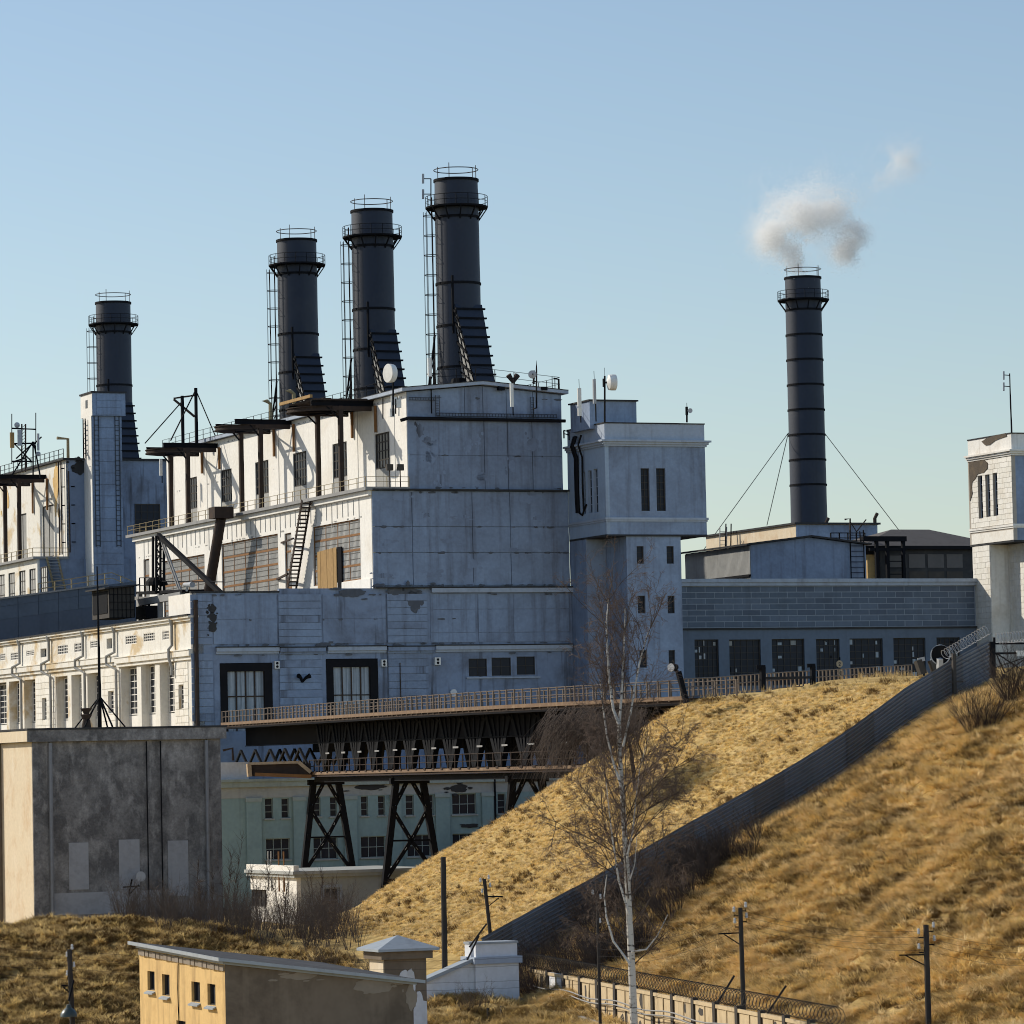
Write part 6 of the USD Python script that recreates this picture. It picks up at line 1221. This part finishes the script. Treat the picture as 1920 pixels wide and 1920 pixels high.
# ================================================================== VEGETATION
nrng = np.random.default_rng(12)
def tuft(seed, n, h, lean, w=.014):
    r = np.random.default_rng(seed); v, f = [], []
    for k in range(n):
        a = r.normal(0, .9); L = h * r.uniform(.5, 1.15); ln = lean * r.uniform(.4, 1.3); d = np.array([math.cos(a), math.sin(a)]); o = r.uniform(-.16, .16, 2)
        side = np.array([-d[1], d[0]]) * w * r.uniform(.6, 1.4)
        for t, ww in ((0, 1), (.5, .9), (1, .1)):
            x = o + d * L * ln * t ** 1.5; z = L * t * (1 - .35 * ln * t) - .05
            v += [[x[0] - side[0] * ww, x[1] - side[1] * ww, z], [x[0] + side[0] * ww, x[1] + side[1] * ww, z]]
        b = len(v) - 6; f += [(b, b + 1, b + 3), (b, b + 3, b + 2), (b + 2, b + 3, b + 5), (b + 2, b + 5, b + 4)]
    return np.array(v), np.array(f)
yard = [(-9, 224), (0, 222), (3, 205), (4, 190), (-12, 190), (-15, 205)]
def scatter(name, label, pts, protos, mats, direction, spread, smin, smax):
    path_ = numbered('/World', name); pi = UsdGeom.PointInstancer.Define(stage, path_); tag(pi.GetPrim(), label=label, category='grass', kind='stuff')
    for i, ((v, f), m) in enumerate(zip(protos, mats)):
        p = f'{path_}/tuft' if i == 0 else f'{path_}/tuft_{i:03d}'; usdkit.mesh(stage, p, (v, f), MAT[m]); pi.GetPrototypesRel().AddTarget(p)
    n = len(pts); r = np.random.default_rng(n)
    a = direction + r.normal(0, spread, n); s = r.uniform(smin, smax, n)
    pi.CreatePositionsAttr(Vt.Vec3fArray.FromNumpy(pts.astype(np.float32))); pi.CreateProtoIndicesAttr(Vt.IntArray.FromNumpy(r.integers(0, len(protos), n).astype(np.int32)))
    pi.CreateScalesAttr(Vt.Vec3fArray.FromNumpy(np.stack([s, s, s * r.uniform(.7, 1.2, n)], 1).astype(np.float32)))
    pi.CreateOrientationsAttr(Vt.QuathArray([Gf.Quath(float(math.cos(t / 2)), 0, 0, float(math.sin(t / 2))) for t in a]))
def region(poly, dens, seed, clump=.0):
    P = Polygon(poly); x0, y0, x1, y1 = P.bounds; r = np.random.default_rng(seed); n = int((x1 - x0) * (y1 - y0) * dens); q = r.uniform([x0, y0], [x1, y1], (n, 2))
    q = q[shapely.contains_xy(P, q[:, 0], q[:, 1])]
    if clump: k = meshkit.fbm(np.c_[q * .45, np.zeros(len(q))], 3, seed); q = q[k > clump]
    return np.c_[q, ground(q[:, 0], q[:, 1])]
tA = [tuft(i, 26, .28, 1.1) for i in range(4)]; tB = [tuft(10 + i, 40, .55, 1.5, .015) for i in range(4)]
bank = [(f[0] - .1, f[1] + .6) for f in fb] + [(31, 258), (20, 270), (11, 273), (2, 278), (-8, 277), (-14, 270), (-8, 250), (-3, 232)]
scatter('bank_grass', 'short golden grass on the bank behind the corrugated fence', region(bank, 19, 1, .2), tA, ('grass_straw', 'grass_pale', 'grass_straw', 'grass_brown'), math.radians(250), .8, .45, 1.0)
slope = [(f[0] + .1, f[1] - .8) for f in fb] + [(42, 240), (46, 170), (12, 170), (2, 205), (0, 222)]
scatter('slope_grass', 'long matted straw grass on the slope in front of the corrugated fence', region(slope, 15, 2, .26), tB, ('grass_straw', 'grass_pale', 'grass_brown', 'grass_straw'), math.radians(215), .7, .5, 1.3)
mound = [(-44, 263), (-20, 262), (-10, 245), (-9, 215), (-16, 196), (-32, 200), (-36, 215)]
scatter('mound_grass', 'shaggy brown grass on the mound at the lower left', region(mound, 15, 3, .26), tB, ('weed_dark', 'grass_brown', 'grass_straw', 'grass_brown'), math.radians(250), .8, .5, 1.3)
for nm, lab, poly, sd_, dens, th_, mm in (('pale_tussock', 'pale flattened straw lying in patches on the slope', slope, 41, 12, .52, 'grass_pale'), ('dark_tussock', 'dark brown dead weeds in patches on the slope and mound', slope, 52, 13, .57, 'weed_dark'), ('dark_tussock', 'dark brown dead weeds in patches on the lower left mound', mound, 53, 7, .58, 'weed_dark'), ('dark_tussock', 'sparse dark tufts dotted over the golden bank', bank, 54, 1.2, .56, 'weed_dark')):
    scatter(nm, lab, region(poly, dens, sd_, th_), [tuft(70 + i, 34, .5, 1.9 if 'pale' in nm else 1.1, .014) for i in range(3)], (mm,) * 3, math.radians(215), .6, .5, 1.3)
scatter('yard_grass', 'rank brown grass round the white gate wall and panel fence', region(yard, 14, 7, .25), tB, ('grass_brown', 'grass_brown', 'grass_straw', 'grass_brown'), 4.0, .9, .5, 1.3)
plateau = [(12, 276), (20, 300), (38, 372), (44, 372), (36, 300), (30, 266), (24, 270)]
scatter('track_grass', 'thin dry weeds along the track behind the rail fence', region(plateau, 1.2, 4, .5), [tuft(30 + i, 8, .9, .35, .02) for i in range(3)], ('grass_brown',) * 3, 0, 3, .3, .8)
def shrub(base, n, h, spread, seed, r0=.014, lean=(0, 0), twigs=5, curve=.3):
    """n stems from around base (m, 3) points, each with side twigs; returns one mesh"""
    r = np.random.default_rng(seed); base = np.asarray(base, float).reshape(-1, 3); b = base[r.integers(0, len(base), n)]
    a = r.uniform(0, 2 * math.pi, n); s = spread * r.uniform(.2, 1, n) ** .7; H = h * r.uniform(.45, 1.0, n); t = np.linspace(0, 1, 5)
    d = np.stack([np.cos(a) * s + lean[0], np.sin(a) * s + lean[1], np.ones(n)], 1); d /= np.linalg.norm(d, axis=1, keepdims=True)
    o = np.stack([np.cos(a), np.sin(a), 0 * a], 1) * r.uniform(0, .25, n)[:, None]
    P = (b + o)[:, None] + d[:, None] * (H[:, None] * t)[..., None]; P[:, :, 2] -= curve * H[:, None] * (t ** 2) * s[:, None] * .5
    P += np.cumsum(r.normal(0, .035, P.shape) * H[:, None, None] * .5, 1) * (t > 0)[None, :, None]
    R = r0 * r.uniform(.6, 1.3, n)[:, None] * (1.15 - t)[None]; g = G().many(P, R)
    if twigs:
        m = n * twigs; i = r.integers(0, n, m); k = r.uniform(.3, .95, m); f = k * 4; j = np.minimum(f.astype(int), 3); w = (f - j)[:, None]
        q = P[i, j] * (1 - w) + P[i, j + 1] * w; L = H[i] * r.uniform(.10, .32, m) * (1.15 - k * .5)
        e = d[i] + r.normal(0, .55, (m, 3)); e[:, 2] = np.abs(e[:, 2]) * .8; e /= np.linalg.norm(e, axis=1, keepdims=True); tt = np.linspace(0, 1, 3)
        Q = q[:, None] + e[:, None] * (L[:, None] * tt)[..., None]; Q[:, 1] += r.normal(0, .04, (m, 3)) * L[:, None]
        g.many(Q, np.full((m, 3), r0 * .45) * (1.2 - tt)[None])
    return g
def G3(px, Y, dy=0): p = at(px, 1700, Y); return drop(p[0], p[1])
th = []
for x0, x1, Y0, Y1, n in ((225, 330, 256, 262, 22), (300, 480, 252, 266, 60), (440, 640, 250, 272, 70), (560, 680, 248, 262, 24)):
    for _ in range(n): th.append(G3(nrng.uniform(x0, x1), nrng.uniform(Y0, Y1)))
solo('thicket', shrub(th, 1900, 3.4, .45, 5, .013, twigs=9), 'thicket_twig', 'bare brown thicket in front of the grey building and outbuilding', 'thicket', None, 'stuff')
for k, (x, Y, h, n, lab) in enumerate(((440, 290, 7.6, 5, 'tallest bare sapling, right of the grey concrete building'), (410, 288, 6.0, 5, 'bare sapling touching the right corner of the grey building'), (482, 290, 5.6, 6, 'bare sapling left of the outbuilding'), (530, 286, 4.8, 8, 'bare sapling against the white side of the outbuilding'), (602, 280, 4.8, 7, 'bare sapling beside the outbuilding window'), (375, 286, 5.2, 6, 'bare sapling against the grey front near its right end'))):
    sp_ = Thing('sapling', lab, 'sapling', G3(x, Y), 0); sp_.part('stems', shrub([G3(x, Y) + np.array([e, 0, 0]) for e in (-.4, 0, .4)], n, h, .22, 60 + k, .03, twigs=26, curve=.1), 'twig')
th = []
for x, y, Y in ((1010, 1770, 222), (1060, 1745, 223), (1110, 1720, 225), (1160, 1705, 225), (1210, 1690, 226), (1250, 1675, 227), (1300, 1655, 228), (1340, 1645, 228), (1090, 1750, 219), (1160, 1735, 220), (1040, 1790, 218), (1230, 1710, 221), (1280, 1690, 223), (1330, 1665, 225), (1370, 1640, 228), (1110, 1770, 216), (1200, 1740, 217), (1000, 1800, 219)):
    p = at(x, y, Y); th += [drop(p[0] + nrng.normal(0, 1.2), p[1] + nrng.normal(0, .8)) for _ in range(5)]
solo('thicket', shrub(th, 2600, 2.7, .55, 6, .016, lean=(-.25, 0), twigs=8), 'twig', 'dark tangled thicket against the lower end of the corrugated fence', 'thicket', None, 'stuff')
th = []
for x in range(1370, 1680, 12): y = np.interp(x, (1370, 1500, 1600, 1700), (1600, 1515, 1452, 1375)); p = at(x, y, 233.2); th += [drop(p[0] + nrng.normal(0, .3), p[1] + nrng.normal(-.6, .7)) for _ in range(2)]
solo('weed_strip', shrub(th, 900, 1.0, .6, 8, .013, twigs=6), 'thicket_twig', 'strip of dry weeds along the foot of the corrugated fence', 'weeds', None, 'stuff')
for k, (x, Y, h, n, lab) in enumerate(((1842, 223, 3.6, 130, 'brown bare shrub below the gate, left of the right edge'), (1912, 226, 4.4, 170, 'brown bare shrub at the right edge below the gate'), (1395, 231, 2.0, 50, 'dry bent shrub at the foot of the fence near the birch'), (880, 209, 2.0, 60, 'dry brown brush in front of the white gate wall'), (600, 240, 2.4, 60, 'dry brush behind the yellow shed roof'), (690, 236, 2.2, 60, 'dry brush left of the zinc-capped pillar'))):
    p = at(x, 1500, Y); b_ = drop(p[0], p[1]); sb = Thing('bare_shrub', lab, 'shrub', b_, 0)
    sb.part('stems', shrub([b_ + np.array([e, 0, 0]) for e in (-.5, 0, .5)], n, h, .75, 80 + k, .014, twigs=7, curve=.25), 'twig' if k < 2 else 'dry_twig')
# drooping dark crown hanging in front of the bridge
r = np.random.default_rng(33); n = 900
src = np.array([at(x, y, Y) for x, y, Y in zip(r.uniform(1030, 1215, n), r.uniform(1325, 1375, n), r.uniform(256, 262, n))])
t = np.linspace(0, 1, 6); L = r.uniform(1.2, 4.2, n); dirn = np.stack([r.normal(-.45, .25, n), r.normal(0, .3, n), 0 * L], 1)
P = src[:, None] + dirn[:, None] * (L[:, None] * t)[..., None]; P[:, :, 2] -= L[:, None] * (.15 * t + .85 * t ** 1.6); P += np.cumsum(r.normal(0, .03, P.shape), 1)
wb = Thing('weeping_tree', 'dark weeping bare tree hanging over the bridge end behind the birch', 'tree', drop(*(at(1175, 1400, 259)[:2])), 0)
wb.part('hanging_twigs', G().many(P, np.full((n, 6), .017) * (1.2 - t)[None]), 'twig')
bp = drop(*(at(1190, 1400, 261)[:2])); tp_ = at(1165, 1330, 260)
wb.part('trunk', G().tube([bp - Z * .3, (bp + tp_) / 2 + XR * .15, tp_], [.13, .1, .05], 6), 'twig')
bl = [(tp_, at(x, y, 259)) for x, y in ((1060, 1345), (1100, 1335), (1130, 1328), (1200, 1335), (1215, 1350), (1040, 1360))]
g = G()
for a, b in bl: g.tube([a - Z * .8, (a + b) / 2 + Z * .25, b], [.06, .045, .02], 5)
wb.part('limb', g, 'twig')
# ------------------------------------------------------------------ birch
BY = 172.0; BT = Thing('birch_tree', 'bare white-barked birch standing in the foreground right of centre', 'tree', drop(*(at(1190, 1960, BY)[:2])), 0)
bq = lambda x, y, d=0: at(x, y, BY + d)
trunk = [(1192, 1990), (1188, 1900), (1184, 1800), (1180, 1720), (1176, 1640), (1171, 1560), (1166, 1480), (1162, 1410), (1161, 1355)]
g = G().tube([bq(*q) for q in trunk], [.165, .16, .15, .135, .12, .11, .10, .088, .075], 10)
main = [([(1161, 1360), (1150, 1330), (1143, 1280), (1139, 1220), (1137, 1170), (1141, 1125)], .07), ([(1161, 1360), (1165, 1310), (1168, 1250), (1171, 1190), (1172, 1140)], .06),
        ([(1165, 1475), (1150, 1430), (1138, 1380), (1130, 1320), (1125, 1270)], .055), ([(1168, 1400), (1182, 1340), (1190, 1290), (1200, 1240), (1212, 1195), (1222, 1170)], .05), ([(1175, 1610), (1186, 1560), (1192, 1500), (1200, 1440), (1216, 1380)], .045),
        ([(1180, 1715), (1160, 1650), (1148, 1570), (1141, 1510), (1136, 1460)], .05), ([(1182, 1808), (1150, 1765), (1137, 1720), (1133, 1680), (1138, 1640)], .055), ([(1178, 1660), (1190, 1620), (1195, 1560)], .035), ([(1184, 1785), (1212, 1780), (1232, 1755), (1252, 1715)], .045)]
for q, r0 in main:
    k = len(q); g.tube([bq(*e, (i - k / 2) * .25) for i, e in enumerate(q)], r0 * np.linspace(1, .35, k), 7)
BT.part('trunk', g, 'birch_bark', smooth=50)
r = random.Random(17); nr = np.random.default_rng(17)
seg2, seg3 = [], []
def grow(p, d, L, rad, lev, droop):
    k = 6; pts = [p]; dd = d.copy()
    for i in range(k - 1):
        dd = dd + nr.normal(0, .10, 3) + Z * (.08 - droop * i); dd /= np.linalg.norm(dd); pts.append(pts[-1] + dd * L / (k - 1))
    (seg2 if lev < 2 else seg3).append((np.array(pts), rad * np.linspace(1, .3, k)))
    if lev < 4:
        n = {0: 8, 1: 7, 2: 5, 3: 3}[lev]
        for i in range(n):
            f = nr.uniform(.22, .98) * (k - 1); j = min(int(f), k - 2); q = pts[j] + (pts[j + 1] - pts[j]) * (f - j); e = (pts[j + 1] - pts[j]); e /= np.linalg.norm(e)
            e = e + nr.normal(0, .55, 3); e /= np.linalg.norm(e); grow(q, e, L * nr.uniform(.28, .5), rad * .52, lev + 1, droop + .035)
for i in range(30):                                   # boughs off the main stem
    y = 1420 + 400 * (i + r.random()) / 30; x = np.interp(y, [q[1] for q in trunk[::-1]], [q[0] for q in trunk[::-1]]); p = bq(x, y)
    a = r.uniform(0, 2 * math.pi); up = r.uniform(.55, 1.1); d = np.array([math.cos(a), math.sin(a) * .8, up]); d /= np.linalg.norm(d)
    grow(p, d, r.uniform(2.2, 4.3) * np.interp(y, [1420, 1550, 1750, 1820], [.75, 1, 1.05, .8]), .030, 0, .015)
for q, r0 in main[:6]:                                # and off the upper stems
    for i in range(17):
        f = r.uniform(.1, 1) * (len(q) - 1); j = min(int(f), len(q) - 2); w = f - j; x, y = q[j][0] * (1 - w) + q[j + 1][0] * w, q[j][1] * (1 - w) + q[j + 1][1] * w
        a = r.uniform(0, 2 * math.pi); d = np.array([math.cos(a) * .55, math.sin(a) * .5, r.uniform(.7, 1.2)]); d /= np.linalg.norm(d); grow(bq(x, y), d, r.uniform(1.2, 2.8), .017, 1, .015)
for nm, S_, n in (('bough', seg2, 5), ('twigs', seg3, 3)):
    BT.part(nm, G().many(np.array([s[0] for s in S_]), np.maximum(np.array([s[1] for s in S_]), .0045), n), 'birch_twig' if nm == 'twigs' else 'twig')
# ================================================================== STEAM FROM THE SINGLE CHIMNEY: tens of thousands of fine white flecks
lob = [(1530, 432, 60, .30), (1480, 400, 60, .4), (1468, 428, 52, 1.3), (1450, 446, 40, 1.0), (1515, 398, 46, 1.2), (1562, 395, 36, .7), (1600, 440, 28, .6), (1584, 472, 27, .5), (1490, 482, 26, .3), (1494, 508, 16, .12), (1540, 330, 40, .10), (1692, 302, 38, .42), (1650, 335, 46, .16), (1430, 350, 34, .06), (1590, 368, 50, .14), (1556, 440, 36, .12)]
sr_ = np.random.default_rng(5); sc = 514 / FL; pts = []
for x, y, R, w in lob:
    c, R = at(x, y, 514), R * sc * 1.18; n = int(24000 * w)
    d = sr_.normal(0, 1, (n, 3)); d /= np.linalg.norm(d, axis=1, keepdims=True); q = c + sr_.normal(0, .46, (n, 3)) * R * [1, .9, 1]
    keep = meshkit.fbm(q * .42, 4, 9) + sr_.normal(0, .07, n) > (.48 if w < .2 else .42); pts.append(q[keep])
q = np.vstack(pts); m = len(q); a = sr_.normal(0, 1, (m, 3)); a /= np.linalg.norm(a, axis=1, keepdims=True); b = np.cross(a, sr_.normal(0, 1, (m, 3))); b /= np.linalg.norm(b, axis=1, keepdims=True)
r_ = sr_.uniform(.03, .06, m)[:, None]; v = np.stack([q + a * r_, q - .5 * a * r_ + .87 * b * r_, q - .5 * a * r_ - .87 * b * r_], 1).reshape(-1, 3)
MAT['steam_fleck'] = usdkit.material(stage, '/World/Looks/steam_fleck', {'d': ('diffuse_bsdf', dict(color=(.99, .98, .955))), 't': ('translucent_bsdf', dict(color=(.99, .985, .98))), 'm': ('mix_closure', dict(fac=.5))}, [('d.BSDF', 'm.closure1'), ('t.BSDF', 'm.closure2')], surface='m.closure')
solo('steam_plume', (v, np.arange(m * 3).reshape(-1, 3)), 'steam_fleck', 'soft white puff of steam drifting from the single right chimney', 'steam', None, 'stuff')
